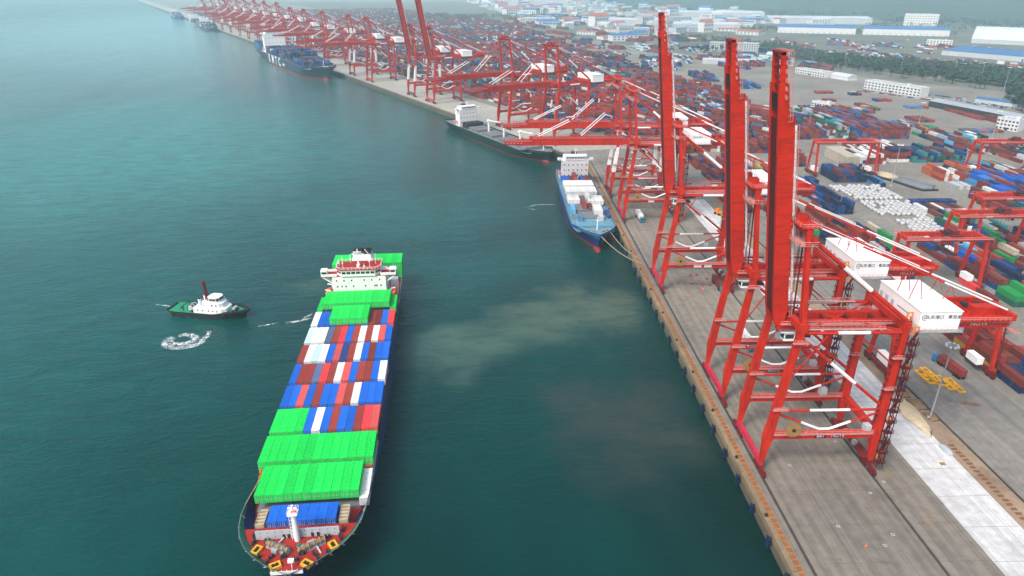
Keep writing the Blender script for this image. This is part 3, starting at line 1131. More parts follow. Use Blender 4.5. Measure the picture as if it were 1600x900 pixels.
for p, q in (((-1.3, -6.54), (-.1, -6.54)), ((.1, -6.54), (1.3, -6.54)), ((-2.35, -5.55), (-1.55, -6.42)), ((2.35, -5.55), (1.55, -6.42)), ((-2.44, -5.2), (-2.44, -3.9)), ((-2.44, -3.7), (-2.44, -2.4)), ((2.44, -5.2), (2.44, -3.9)), ((2.44, -3.7), (2.44, -2.4))):
    MB().beam((*p, 8.1), (*q, 8.1), .1, 1.0).build('window', M['glass'], wheel)
for y in (-6, -4, -2, 1, 3.4):
    for s in (-1, 1):
        MB().cbox((s * 3.92, y, 3.3), .08, .6, .6).build('porthole', M['glass'], dh)
for y in (-5.5, -3.5):
    for s in (-1, 1):
        MB().cbox((s * 3.12, y, 5.7), .08, .8, .7).build('porthole', M['glass'], dh)
b = MB()
b.rail((-3.4, -.4, 6.75), (3.4, -.4, 6.75), 1, 1.1)
for s in (-1, 1):
    b.rail((s * 3.0, -6.6, 6.75), (s * 3.0, -.5, 6.75), 1, 1.1)
    b.rail((s * 3.8, -7.6, 4.45), (s * 3.8, 5.3, 4.45), 1, 1.3)
b.build('deck_railing', M['wrail'], tug)
b = MB()
for x, y in ((-.7, -.2), (.7, -.2), (0, 1.1)):
    b.tube((x, y, 6.7), (x * .6, y * .6 + .5, 15.6), .2, 5)
for k in range(7):
    z = 7.6 + k * 1.15
    f = 1 - (z - 6.7) / 9 * .4
    pts = [(-.7 * f, -.2 * f + .5 * (1 - f) * 2.4, z), (.7 * f, -.2 * f + .5 * (1 - f) * 2.4, z), (0, 1.1 * f + .5 * (1 - f) * 2.4, z)]
    for i in range(3):
        b.beam(pts[i], pts[(i + 1) % 3], .16, .16)
    b.cbox((0, .45, z + .3), .9, .8, .55)
b.cbox((0, .7, 15.7), 1.5, 1.5, .35)
b.tube((0, .7, 15.8), (0, .7, 17.2), .1, 5)
b.build('fire_monitor_mast', M['darkred'], tug)
b = MB()
for s in (-1, 1):
    b.tube((s * 2.2, 2.6, 4.4), (s * 2.2, 2.6, 8.2), .75, 10, 0)
    b.tube((s * 2.2, 2.6, 8.2), (s * 2.2, 2.6, 8.6), .6, 10, 1)
b.build('exhaust_stack', [M['white'], M['black']], tug)
b = MB()
b.cbox((0, 8.4, 2.3), 3.6, 2.2, 1.0, 1).tube((-1.6, 8.4, 3.1), (1.6, 8.4, 3.1), .9, 10, 0)
for e in (-1.7, 0, 1.7):
    b.tube((e - .08, 8.4, 3.1), (e + .08, 8.4, 3.1), 1.2, 12, 1)
b.cbox((0, 10.2, 2.6), 2.6, .4, 1.6, 0)
b.tube((-2.5, 11.5, 1.8), (-2.5, 11.5, 4.2), .2, 6, 0).tube((2.5, 11.5, 1.8), (2.5, 11.5, 4.2), .2, 6, 0).tube((-2.5, 11.5, 4.2), (2.5, 11.5, 4.2), .2, 6, 0)
b.build('towing_winch', [M['dark'], M['grey']], tug)
b = MB()
b.cbox((0, -12.6, 3.2), 3.0, 1.8, .9, 0).tube((-1.4, -12.6, 3.9), (1.4, -12.6, 3.9), .7, 10, 1)
b.cbox((1.9, 6.6, 2.2), .9, 1.2, .9, 1).cbox((-2.8, 7, 2.1), 1.1, 1, .8, 0)
b.build('bow_winch', [M['dark'], M['grey']], tug)
b = MB()
for i in range(6):
    for s in (-1, 1):
        b.tube((s * 5.35, -6 + i * 4.2, .7), (s * 5.65, -6 + i * 4.2, .7), .6, 10)
b.build('side_tyre', M['black'], tug)
MB().rail((-2.8, 17.8, 1.8), (2.8, 17.8, 1.8), .9, 1.4).cbox((0, 14.2, 1.9), 1.2, 1.2, .4).build('stern_gear', M['dark'], tug)


# ------------------------------------------------------------------ foam
def foam(name, pts, w0, w1, label=None):
    """ribbon of foam along a polyline, fading at both rims"""
    me = bpy.data.meshes.new(name)
    vs, fs, ed = [], [], []
    n = len(pts)
    for i, (x, y) in enumerate(pts):
        a = Vector(pts[max(0, i - 1)])
        c = Vector(pts[min(n - 1, i + 1)])
        d = (c - a).normalized()
        nn = Vector((-d.y, d.x))
        w = w0 + (w1 - w0) * i / (n - 1)
        for j, e in ((-1, 0), (-.4, 1), (.4, 1), (1, 0)):
            vs.append((x + nn.x * j * w, y + nn.y * j * w, .03))
            ed.append(e * (1 if 0 < i < n - 1 else 0))
    for i in range(n - 1):
        for j in range(3):
            fs.append((i * 4 + j, i * 4 + j + 1, i * 4 + j + 5, i * 4 + j + 4))
    me.from_pydata(vs, [], fs)
    at = me.attributes.new('edge', 'FLOAT', 'POINT')
    at.data.foreach_set('value', ed)
    me.materials.append(M['foam'])
    return tag(put(name, me), kind='stuff')


def ringpts(cx, cy, rx, ry, a0, a1, n=22):
    return [(cx + rx * math.cos(rad(a0 + (a1 - a0) * i / n)), cy + ry * math.sin(rad(a0 + (a1 - a0) * i / n))) for i in range(n + 1)]


foam('wake_foam', ringpts(-133.0, 253.0, 5.2, 4.2, -215, 130), 2.2, 1.8)
foam('wake_foam', ringpts(-131.5, 251.5, 7.4, 5.6, 150, 385), 2.1, 1.8)
foam('wake_foam', [(-137.5, 247.5), (-133, 246.6), (-128.5, 247.2), (-124.8, 249.8)], 1.9, 1.7)
foam('wake_foam', [(-125.5, 250.5), (-124, 254), (-123.6, 258), (-124.6, 261.5)], 1.9, 1.2)

foam('wake_foam', [(-150, 284), (-155, 286.5), (-161, 288)], .8, .5)
foam('wake_foam', [(-106, 264), (-101, 265.5), (-96, 267.5)], .7, .6)
foam('wake_foam', [(-94, 267.5), (-90, 268), (-86, 270), (-82, 272)], 1.3, 1.0)
foam('wake_foam', [(-88, 271), (-84.5, 274.5), (-83, 277)], 1.0, .8)
foam('wake_foam', [(-150, 247), (-152, 245)], .8, .8)
foam('wake_foam', [(20, 430), (26, 436), (33, 437.5), (39, 437), (42, 436)], .8, .5)
foam('wake_foam', [(20, 430), (25, 427), (31, 428)], .5, .4)


# ------------------------------------------------------------------ generic docked ships
def text_mesh(txt, size, mat, ext=.02, bold=0):
    cu = bpy.data.curves.new('lettering', 'FONT')
    cu.body = txt
    cu.size = size
    cu.extrude = ext
    cu.offset = bold * size
    cu.resolution_u = 2
    cu.align_x = 'CENTER'
    cu.align_y = 'CENTER'
    o = bpy.data.objects.new('lettering_tmp', cu)
    col.objects.link(o)
    dg = bpy.context.evaluated_depsgraph_get()
    me = bpy.data.meshes.new_from_object(o.evaluated_get(dg))
    bpy.data.objects.remove(o)
    me.materials.clear()
    me.materials.append(mat)
    return me


def docked_ship(name, label, cat, loc, rz, L, B, top, boot, hullm, deckm, bridge_at, bridge_h, bridge_w, fore=14, lift=0, deck=None, boot_f=.22, hull2=None):
    s = thing(name, label, cat, loc, rz)
    d = deck or top - 1.2
    rows = hull_grid(L, B, [0, boot_f, .45, .7, .9, 1], B * 1.05, B * 2.1, L * .045, zt=lambda y: top + 2.6 * (1 - ease((y - fore) / (fore * .8))), p=2.3, nT=24)
    b = MB()
    hull_mesh(b, rows, lambda k: 0 if k < 1 else (2 if hull2 and k < 3 else 1))
    b.build('hull', [boot, hullm, hull2 or hullm], s, smooth=True)
    b = MB()
    deck_sheet(b, rows[-1], d + 2.4, .6, fore)
    b.box(-B * .42, B * .42, fore - .1, fore + .1, d, d + 2.4)
    b.build('forecastle_deck', deckm, s)
    b = MB()
    deck_sheet(b, rows[-1], d, fore, L - .5)
    b.build('main_deck', deckm, s)
    b = MB()
    bulwark(b, rows[-1], -1, L, 1.0)
    b.build('bulwark', [hullm, M['grey']], s)
    # bulb
    b = MB()
    rings = []
    for k in range(7):
        t = k / 6
        w = B * .085 * math.sin(math.pi * min(.93, .08 + t * .85)) ** .6
        rings.append([(w * math.cos(a), L * .045 + 7 - 12.5 * t, -.3 + w * 1.15 * math.sin(a)) for a in [2 * math.pi * i / 8 for i in range(8)]])
    b.loft(rings)
    b.build('bulbous_bow', boot, s, smooth=True)
    y = bridge_at
    w = bridge_w
    a = MB().box(-w / 2, w / 2, y, y + 9, d, d + bridge_h * .72)
    for i in range(1, 4):
        z = d + bridge_h * .18 * i
        a.box(-w / 2 - .05, w / 2 + .05, y - .05, y + 9.05, z, z + .1)
    a = a.build('accommodation_block', M['white'], s)
    z = d + bridge_h * .72
    b = MB().box(-B * .49, B * .49, y + .5, y + 4.6, z, z + .35)
    for e in (-1, 1):
        b.box(min(e * B * .5, e * B * .40), max(e * B * .5, e * B * .40), y + .3, y + 3.4, z + .36, z + 1.5)
    b.prism([(-w * .38, y - .3), (w * .38, y - .3), (w * .46, y + 1.5), (w * .46, y + 7), (-w * .46, y + 7), (-w * .46, y + 1.5)], z + .35, z + 3.2)
    wh = b.build('wheelhouse', M['white'], s)
    n = 7
    for i in range(n):
        MB().cbox((-w * .36 + w * .72 * (i + .5) / n, y - .33, z + 2.1), w * .085, .1, 1.0).build('window', M['glass'], wh)
    wm = MB().cbox((0, 0, 0), .8, .12, .9).mesh('window', M['glass'])
    for r_ in range(3):
        for i in range(6):
            put('window', wm, a, (-w * .42 + w * .84 * i / 5, y - .06, d + bridge_h * (.14 + .19 * r_) + 1.0))
    b = MB()
    b.tube((0, y + 3, z + 3.2), (0, y + 3, z + 8.4), .35, 6, 0, .2).cbox((0, y + 3, z + 6.4), 4, .3, .25)
    b.cbox((0, y + 2.6, z + 7.4), 2.6, .3, .25)
    b.build('radar_mast', M['white'], s)
    b = MB()
    b.box(-2.2, 2.2, y + 9.5, y + 13.5, d, z + 2.0, 0)
    b.box(-2.0, 2.0, y + 9.7, y + 13.3, z + 2.0, z + 3.4, 1)
    for e in (-1.0, 1.0):
        b.tube((e, y + 11.5, z + 3.4), (e, y + 11.5, z + 4.8), .5, 8, 1)
    b.build('funnel', [M['white'], M['dark']], s)
    b = MB()
    b.tube((0, fore * .75, d + 2.4), (0, fore * .75, d + 10), .35, 6, 0, .22).cbox((0, fore * .75, d + 8), 2, .3, .3)
    b.build('foremast', M['white'], s)
    for e in (-1, 1):
        windlass('windlass', s, e * B * .14, fore * .55, d + 2.4, rad(90 - 60 * e)).scale = (.7, .7, .7)
    b = MB()
    rings = []
    for k in range(7):
        t = k / 6
        ww = 1.2 * math.sin(math.pi * min(.95, max(.07, t))) ** .5
        rings.append([(ww * math.cos(q), -3.2 + 6.4 * t, 1.2 * ww / 1.2 * math.sin(q)) for q in [2 * math.pi * i / 8 for i in range(8)]])
    b.loft(rings)
    lo = b.build('lifeboat', M['lifeboat'], s, smooth=True)
    lo.location = (-B * .41, y + 6.5, d + 4.2)
    MB().beam((-B * .41, y + 4, d), (-B * .44, y + 4, d + 5), .3, .3).beam((-B * .41, y + 9, d), (-B * .44, y + 9, d + 5), .3, .3).build('davit', M['white'], s)
    return s, rows, d


FX, FY = 57.4, 346.5
fs_, frows, fd = docked_ship('feeder_ship', 'small blue container ship moored bow-on at the near quay, loaded with white containers', 'ship', (FX, FY, 0), 0, 152, 25.5, 8.6, M['boot'], M['bluehull'], M['deckteal'], 124, 20, 18.5, 15, boot_f=.26, hull2=M['navyhull'])
for (y, l) in ((22, 12.6), (36, 12.6), (52, 14.4), (68, 12.8), (82, 13.6), (98, 13)):
    MB().box(-10.2, 10.2, y, y + l, fd, fd + 1.2).build('hatch_cover', M['deckteal'] if y < 30 else M['deckgrey'], fs_)

def fcont(colour, label, lx, ly, tier, L=CL, base=None):
    container(colour, label, (FX + lx, FY + ly + L / 2, fd + 1.25 + tier * 2.64 if base is None else base), 0, L, 'containers on the small blue ship', True)


# two white rows
for i in range(8):
    fcont(WH, f'white container, {ORD[i]} from left in the row below the blue and red ones', -9.0 + i * 2.55, 98.2, 0)
    fcont(WH, f'white container, {ORD[i]} from left in the long white row amidships', -9.0 + i * 2.55, 82.4, 0)
for i in range(8):
    if i in (0, 1, 6):
        fcont([B_, B_, 0, 0, 0, 0, RU][i], f'{"blue" if i < 2 else "rust red"} container, {["left end", "second from left", "", "", "", "", "second from right"][i]} in the row under the small ship bridge', -9.0 + i * 2.55, 110.6, 0)
fcont(RD, 'brick red container standing on top of the row under the small ship bridge', -9.0 + 3 * 2.55, 110.6, 1)
fcont(RU, 'rust red container third from left in the row under the small ship bridge', -9.0 + 2 * 2.55, 110.6, 0)
fcont(RU, 'rust red container beneath the single raised brick red container', -9.0 + 3 * 2.55, 110.6, 0)
fcont(B_, 'blue container between rust red ones in the row under the small ship bridge', -9.0 + 5 * 2.55, 110.6, 0)
fcont(RU, 'rust red container beside the white bridge front, right end of its row', -9.0 + 7 * 2.55, 110.6, 0)
for i in range(3):
    fcont(WH, f'white container, {ORD[i]} from left at the left side of the broken row', -9.6 + i * 2.5, 64.5, 0)
fcont(RD, 'brick red container lying between white ones in the middle of the small ship', -1.6, 54, 0)
for i in range(4):
    fcont(WH, f'white container, {ORD[i]} from left in the raised white block on the right side', 2.6 + i * 2.5, 62, 0)
fcont(WH, 'white container on top at the middle of the broken row', 1.6, 66.2, 1)
fcont(RU, 'short rust red container beside the raised white block', 1.6, 52, 0, 6.06)
fcont(WH, 'white container, left of the pair near the foredeck', 4.2, 42, 0)
fcont(WH, 'white container, right of the pair near the foredeck', 6.8, 42, 0)
fcont('sky blue', 'sky blue container at the left side near the foredeck', -9.6, 44, 0)
fcont('light blue', 'light blue container on deck at the left edge ahead of the sky blue one', -7.0, 30, 0, 6.06)
fcont(DB, 'deep blue short container at the right edge near the foredeck', 10.4, 38, 0, 6.06)
fcont('pale grey', 'pale grey short container on the right of the foredeck', 5.4, 30, 0, 6.06)
for (p0, p1, lb) in (((FX + .6, FY + 1.5, fd + 2.6), (79.0, 318, Z + .6), 'slack pale mooring rope running from the small blue ship bow to the quay'), ((FX + 7, FY + 9, fd + 2.6), (74.5, 326, Z + .6), 'shorter mooring rope from the small blue ship bow down to the quay edge')):
    b = MB()
    pts = []
    p0, p1 = Vector(p0), Vector((75.0, p1[1], p1[2]))
    for k in range(13):
        t = k / 12
        p = p0.lerp(p1, t)
        p.z -= 2.2 * 4 * t * (1 - t)
        pts.append(p)
    for a, c in zip(pts, pts[1:]):
        b.tube(a, c, .14, 5)
    tag(b.build('mooring_rope', M['beige']), lb, 'rope')

# the far dark container ship
KA = math.atan2(QD.y, QD.x)                 # along the far quay
KS = 1.5
kp = q2(588, -29)
ks, krows, kd = docked_ship('container_ship', 'long slate blue container ship with white tower and white hull letters, far quay', 'ship', (kp[0], kp[1], 0), KA - math.pi / 2, 300, 33, 11, M['boot'], M['darkhull'], M['grey'], 232, 30, 26, 22, boot_f=.24)
for ch, y in zip('KMTC', (196, 178, 161, 144)):
    t = put('hull_letter', text_mesh(ch, 12.5, M['text'], .05, .022), ks, (-16.62, y, 6.0))
    t.rotation_euler = (rad(90), 0, rad(-90))
t = put('hull_letter', text_mesh('LINES', 4.2, M['text'], .05), ks, (-16.62, 124, 5.0))
t.rotation_euler = (rad(90), 0, rad(-90))
bulk_cont = []     # boxes too small to pick apart, gathered into one object later
ks.scale = (KS,) * 3
KM = Matrix.Translation((kp[0], kp[1], 0)) @ Matrix.Rotation(KA - math.pi / 2, 4, 'Z') @ Matrix.Scale(KS, 4)
for k in range(13):
    y0 = 36 + k * 14.2
    t0 = R.choice([2, 2, 3, 3, 4]) if k > 1 else 2
    if k in (8, 11):
        t0 = 1
    for i in range(12):
        tt = max(1, t0 - (R.random() < .25))
        for t in range(tt):
            if t == tt - 1 or i in (0, 11) or k == 0:
                c = R.choice([DB, DB, DB, 'navy blue', 'navy blue', 'navy blue', SB, SB, RU])
                bulk_cont.append((KM @ Vector((-13.9 + i * 2.53, y0 + 6.1, kd + 1 + t * 2.62)), KA - math.pi / 2, c, CL, KS))
for k in range(2):
    for i in range(12):
        for t in range(4):
            bulk_cont.append((KM @ Vector((-13.9 + i * 2.53, 262 + k * 13 + 6, kd + 1 + t * 2.62)), KA - math.pi / 2, R.choice([SB, SB, DB, 'light blue', 'slate blue']), CL, KS))

gp = q2(-2, -17)
gs, grows, gd = docked_ship('bulk_carrier', 'dark green hulled cargo ship with white tower moored at the quay bend', 'ship', (gp[0], gp[1], 0), KA - math.pi / 2, 186, 27, 7.5, M['boot'], M['greenhull'], M['deckgrey'], 150, 22, 20, 16)
for i in range(4):
    y = 28 + i * 29
    b = MB().box(-8.5, 8.5, y, y + 19, gd, gd + 2.2)
    b.box(-8.8, 8.8, y + 9.3, y + 9.7, gd + 2.2, gd + 2.5)
    b.build('hatch_cover', M['deckgrey'], gs)
for i in range(3):
    y = 50 + i * 29
    b = MB().tube((0, y, gd), (0, y, gd + 11), .9, 8).cbox((0, y, gd + 11.6), 2.6, 2.6, 2.2).beam((0, y - 1, gd + 12), (2, y - 19, gd + 13), .7, .7)
    b.build('deck_crane', M['white'], gs)
b = MB().box(-9, 9, 136, 146, gd, gd + 5)
b.build('dark_tarpaulin', M['dark'], gs)

for (a, n, L, B, lab, hm) in ((1790, -18, 240, 32, 'hazy dark container ship moored farthest but one along the quay', M['darkhull']), (2080, -17, 210, 30, 'hazy grey ship moored beyond the hazy dark container ship', M['steel']), (2620, -20, 260, 34, 'faintest bluish ship moored at the top left end of the quay', M['bluehull'])):
    p = q2(a, n)
    s, rr, dd = docked_ship('container_ship', lab, 'ship', (p[0], p[1], 0), KA - math.pi / 2, L, B, 10, M['boot'], hm, M['grey'], L * .76, 32, 25, 20)
    Km = Matrix.Translation((p[0], p[1], 0)) @ Matrix.Rotation(KA - math.pi / 2, 4, 'Z')
    for k in range(int(L * .7 / 14) - 2):
        t0 = R.choice([2, 3, 4, 5])
        for i in range(11):
            for t in range(t0):
                if t == t0 - 1 or i in (0, 10):
                    bulk_cont.append((Km @ Vector((-12.6 + i * 2.53, 34 + k * 14.2, dd + 1 + t * 2.62)), KA - math.pi / 2, R.choice([DB, 'navy blue', SB, RU, 'grey']), CL))
# ------------------------------------------------------------------ ship-to-shore cranes
G, HS = 32.7, 9.6
RW = [M['red'], M['white']]


def make_crane(label, loc, rz=0, boom='up', angle=80.5, num=None, beamnum=None, white_legs=False, detail=True, boomL=71.5, scale=None, paintc='red', rails=True):
    c = thing('quay_crane', label, 'crane', loc, rz, 'ship to shore cranes along the quays')
    red = M[paintc]
    rw = [red, M['white']]
    # sills, bogies
    for x in (0, G):
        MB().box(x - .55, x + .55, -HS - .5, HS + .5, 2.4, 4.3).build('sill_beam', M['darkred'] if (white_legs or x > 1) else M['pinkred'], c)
        for s in (-1, 1):
            b = MB()
            b.beam((x, s * HS - 3.6, 1.9), (x, s * HS + 3.6, 1.9), .9, .7, 0)
            for e in (-2.4, 2.4):
                b.beam((x, s * HS + e - 1.5, 1.15), (x, s * HS + e + 1.5, 1.15), 1.1, .75, 0)
                if detail:
                    for w in (-.8, .8):
                        b.tube((x - .2, s * HS + e + w, .5), (x + .2, s * HS + e + w, .5), .5, 10, 1)
                else:
                    b.box(x - .3, x + .3, s * HS + e - 1.2, s * HS + e + 1.2, .14, .8, 1)
            b.box(x - .4, x + .4, s * (HS + 3.7), s * (HS + 4.2), .8, 2.0, 0) if s > 0 else b.box(x - .4, x + .4, -HS - 4.2, -HS - 3.7, .8, 2.0, 0)
            b.build('bogie', [M['darkred'], M['dark']], c)
    # legs
    for s in (-1, 1):
        y = s * HS
        b = MB()
        rings = [(0.1, 3.6, .55, .6), (.35, 8, .85, .8), (.75, 13.2, 1.45, .95), (1.0, 16, 1.15, .95), (4.1, 45, .85, .8), (4.3, 49.4, .95, .85)]
        b.loft([[(x - w, y - d, z), (x + w, y - d, z), (x + w, y + d, z), (x - w, y + d, z)] for x, z, w, d in rings], 0)
        if white_legs:
            b.loft([[(x - w * 1.04, y - d * 1.04, z), (x + w * 1.04, y - d * 1.04, z), (x + w * 1.04, y + d * 1.04, z), (x - w * 1.04, y + d * 1.04, z)] for x, z, w, d in ((1.1, 17.5, 1.13, .95), (3.0, 34, .98, .9))], 1)
        b.build('leg', rw, c)
        b = MB()
        rings = [(G, 3.6, .6, .6), (G - .2, 8, 1.0, .8), (G - .6, 13.2, 1.4, .95), (G - .4, 16, 1.15, .95), (G, 45, .9, .8), (G, 49.4, .95, .85)]
        b.loft([[(x - w, y - d, z), (x + w, y - d, z), (x + w, y + d, z), (x - w, y + d, z)] for x, z, w, d in rings], 0)
        if white_legs:
            b.loft([[(x - w * 1.04, y - d * 1.04, z), (x + w * 1.04, y - d * 1.04, z), (x + w * 1.04, y + d * 1.04, z), (x - w * 1.04, y + d * 1.04, z)] for x, z, w, d in ((G - .35, 17.5, 1.13, .95), (G - .15, 34, 1.0, .9))], 1)
        b.build('leg', rw, c)
        # portal beam with walkway railing
        b = MB().box(1.6, G - 1.6, y - .75, y + .75, 12.0, 14.1)
        pb = b.build('portal_beam', red, c)
        if detail:
            b = MB()
            yy = y - .95
            b.box(1.8, G - 2, y - 1.5, y - .76, 13.75, 13.85)
            b.rail((1.8, y - 1.5, 13.85), (G - 2, y - 1.5, 13.85), 1.1, 1.5, 0, .13)
            b.rail((1.8, y - .8, 13.9), (G - 2, y - .8, 13.9), 1.1, 3, 0, .08)
            b.build('walkway', M['rail'], pb)
        # tie tube, V brace, main diagonal, upper tie
        b = MB()
        b.band((1.6, y, 21.4), (G - .6, y, 21.4), .38, .32, .70)
        b.build('tie_tube', rw, c)
        b = MB()
        b.tube((1.6, y, 20.6), (9.5, y, 17.4), .34, 6, 0)
        b.tube((9.5, y, 17.4), (15.2, y, 14.9), .36, 6, 1)
        b.tube((15.2, y, 14.9), (18.2, y, 14.9), .36, 6, 1)
        b.tube((18.2, y, 14.9), (24.0, y, 17.4), .36, 6, 1)
        b.tube((24.0, y, 17.4), (G - .6, y, 20.6), .34, 6, 0)
        b.build('knee_brace', rw, c)
        b = MB()
        b.band((4.3, y, 45.4), (G - .8, y, 22.6), .5, .36, .66)
        b.build('diagonal_brace', rw, c)
        b = MB()
        b.band((4.6, y - s * .0, 46.4), (G - .6, y, 46.4), .48, .36, .68)
        b.build('upper_tie', rw, c)
        MB().tube((2.6, y, 30.0), (G * .36, y, 45.6), .22, 5).build('secondary_brace', red, c)
        MB().tube((G * .62, y, 45.8), (G - .5, y, 36.0), .22, 5).build('secondary_brace', red, c)
        if detail:
            b = MB()
            for e in (-.35, .35):
                b.tube((G - 1.9 + e, y, 14.4), (G - 1.3 + e, y, 47), .06, 4)
            for k in range(16):
                t = (k + .5) / 16
                b.cbox((G - 1.9 + .6 * t, y, 14.4 + 32.6 * t), .9, .9, .12)
            tag(b.build('caged_ladder', M['darkred'], c), kind='stuff')
            for z0, xx, w in ((22.5, 2.2, 2.1), (44.0, 4.1, 2.1), (29, G - .9, 1.5), (39, G - .9, 1.5)):
                b = MB().box(xx - w, xx + w, y - 2.0, y - .96, z0, z0 + .1)
                b.rail((xx - w, y - 2.0, z0 + .1), (xx + w, y - 2.0, z0 + .1), 1.1, 1.0, 0, .13)
                b.build('leg_platform', M['rail'], c)
        # apex frame
        b = MB()
        b.beam((4.3, y, 49.3), (1.6, s * 8.6, 75.0), 1.7, 1.3, 0, (1, 0, 0), 1.3, 1.1)
        b.cbox((4.3, y, 48.4), 2.6, 2.2, 2.6)
        b.build('apex_leg', red, c)
        b = MB()
        b.band((2.2, s * 8.6, 73.6), (G - .2, y, 49.8), .62, .34, .62, 8)
        b.build('apex_brace', rw, c)
        b = MB()
        b.band((2.4, s * 2.6, 76.2), (36, s * 2.9, 61.8), .26, .0, .52)
        b.band((36, s * 2.9, 61.8), (64.6, s * 3.2, 49.6), .26, .3, 1.0)
        b.band((2.4, s * 2.0, 76.6), (40, s * 2.2, 60.8), .16, .55, 1)
        for x, z in ((37.5, 61.2), (47, 57.2)):
            b.beam((x, s * 2.9, z), (x - 1.5, s * 2.9, 53.0), .16, .16, 0)
            b.beam((x, s * 2.9, z), (x + 2.0, s * 2.9, 53.0), .16, .16, 0)
        b.build('backstay', rw, c)
    b = MB()
    b.box(.9, 2.5, -9.3, 9.3, 74.6, 76.2, 0)
    b.box(-.6, 4.4, -9.6, 9.6, 76.2, 76.32, 0)
    for s in (-1, 1):
        for k in range(3):
            b.tube((1.7 + (k - 1) * 1.1, s * 2.9 - .35, 77.2), (1.7 + (k - 1) * 1.1, s * 2.9 + .35, 77.2), .85, 10, 1)
        b.box(.2, 3.2, s * 2.9 - .6, s * 2.9 - .45, 76.32, 78.0, 0)
        b.box(.2, 3.2, s * 2.9 + .45, s * 2.9 + .6, 76.32, 78.0, 0)
    ap = b.build('apex_beam', [red, M['dark']], c)
    if detail:
        b = MB()
        for z0 in (76.32, 71.5):
            for s in (-1, 1):
                b.rail((-.6, s * 9.6, z0), (4.4, s * 9.6, z0), 1.1, 1.2, 0, .145)
            b.rail((-.6, -9.6, z0), (-.6, 9.6, z0), 1.1, 1.5, 0, .145)
            b.rail((4.4, -9.6, z0), (4.4, 9.6, z0), 1.1, 1.5, 0, .145)
        b.box(-.6, 4.4, -9.6, 9.6, 71.4, 71.48)
        b.build('apex_railing', M['rail'], ap)
    # cross beams between the frames
    for x, z in ((4.3, 47.9), (G, 48.2), (G, 12.9)):
        MB().box(x - .8, x + .8, -HS + .86, HS - .86, z - .95, z + .95).build('cross_beam', red, c)
    b = MB()
    for s in (-1, 1):
        b.beam((5, s * 8.8, 46.6), (18.5, 0, 46.0), .5, .5)
        b.beam((G - 1, s * 8.8, 46.6), (18.5, 0, 46.0), .5, .5)
    b.build('plan_brace', red, c)
    if detail:
        b = MB()
        for k in range(22):
            x = 8 + k * 1.1
            b.tube((x, 4.9, 44.2), (x + .25, 4.9, 42.6), .09, 4)
            b.tube((x + .25, 4.9, 42.6), (x + 1.1, 4.9, 44.2), .09, 4)
        b.box(6, 46, 4.75, 5.05, 44.2, 44.45)
        tag(b.build('cable_festoon', M['dark'], c), kind='stuff')
        for yy in (-8.6, 8.6):
            b = MB().box(5.4, G - 4.6, yy - .5, yy + .5, 47.0, 47.09)
            b.rail((6, yy, 47.09), (G - 5, yy, 47.09), 1.1, 1.5, 0, .13)
            b.build('service_walkway', M['rail'], c)
    # trolley girder
    for s in (-1, 1):
        y0, y1 = sorted((s * 2.0, s * 3.5))
        b = MB().box(.4, 66, y0, y1, 44.3, 46.85)
        gd_ = b.build('trolley_girder', red, c)
        if detail:
            b = MB()
            yo = s * 4.5
            b.box(1, 66, min(s * 3.52, yo), max(s * 3.52, yo), 46.2, 46.28)
            b.rail((1, yo, 46.28), (66, yo, 46.28), 1.1, 1.6, 0, .13)
            b.build('walkway', M['rail'], gd_)
        if beamnum and s < 0:
            t = put('number', text_mesh(beamnum, 1.7, M['textcream'], .03), gd_, (57.5, y0 - .05, 45.5))
            t.rotation_euler = (rad(90), 0, 0)
    b = MB()
    for x in (8, 15, 22, 29, 36, 43, 50, 56, 61, 65.6):
        b.box(x - .4, x + .4, -1.99, 1.99, 44.6, 46.5)
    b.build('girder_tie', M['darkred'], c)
    # rear platform and its gear
    b = MB()
    b.box(49, 66.4, -5.0, 7.4, 46.9, 47.05, 0)
    b.box(65.2, 66.4, -5.2, 7.4, 47.06, 48.8, 0)
    b.box(50, 66, 6.3, 7.3, 47.06, 48.9, 0)
    b.box(57, 64, -1.2, 1.8, 47.06, 49.3, 0)
    for x in (52, 56, 60, 64):
        b.box(x - .25, x + .25, -1.6, 6.2, 47.06, 47.9, 0)
        b.tube((x + 1.2, 2.6, 48.2), (x + 1.2, 4.6, 48.2), .7, 10, 1)
    rp = b.build('rear_platform', [red, M['dark']], c)
    if detail:
        b = MB()
        b.rail((49, -5, 47.05), (66.4, -5, 47.05), 1.1, 1.4, 0, .145)
        b.rail((49, 7.4, 47.05), (66.4, 7.4, 47.05), 1.1, 1.4, 0, .145)
        b.rail((66.4, -5, 47.05), (66.4, 7.4, 47.05), 1.1, 1.4, 0, .145)
        b.rail((66.2, -7, 44.2), (67.4, 8, 44.2), 1.1, 1.4, 0, .145)
        b.box(65.8, 67.4, -7, 8, 44.0, 44.2)
        b.build('platform_railing', M['rail'], rp)
    # machinery house
    b = MB().box(36.2, 47.4, -9.2, 11.4, 46.95, 52.2)
    mh = b.build('machinery_house', M['white'], c)
    b = MB()
    b.box(36.0, 47.6, -9.4, 11.6, 52.2, 52.42)
    for k in range(1, 8):
        y = -9.4 + 21 * k / 8
        b.box(36.0, 47.6, y - .05, y + .05, 52.42, 52.49)
    b.box(39, 41, 2, 4.4, 52.42, 53.0)
    b.build('roof_panel', M['roofwhite'], mh)
    MB().box(35.9, 48.0, -10.6, 11.8, 46.6, 46.94).build('house_platform', M['steel'], mh)
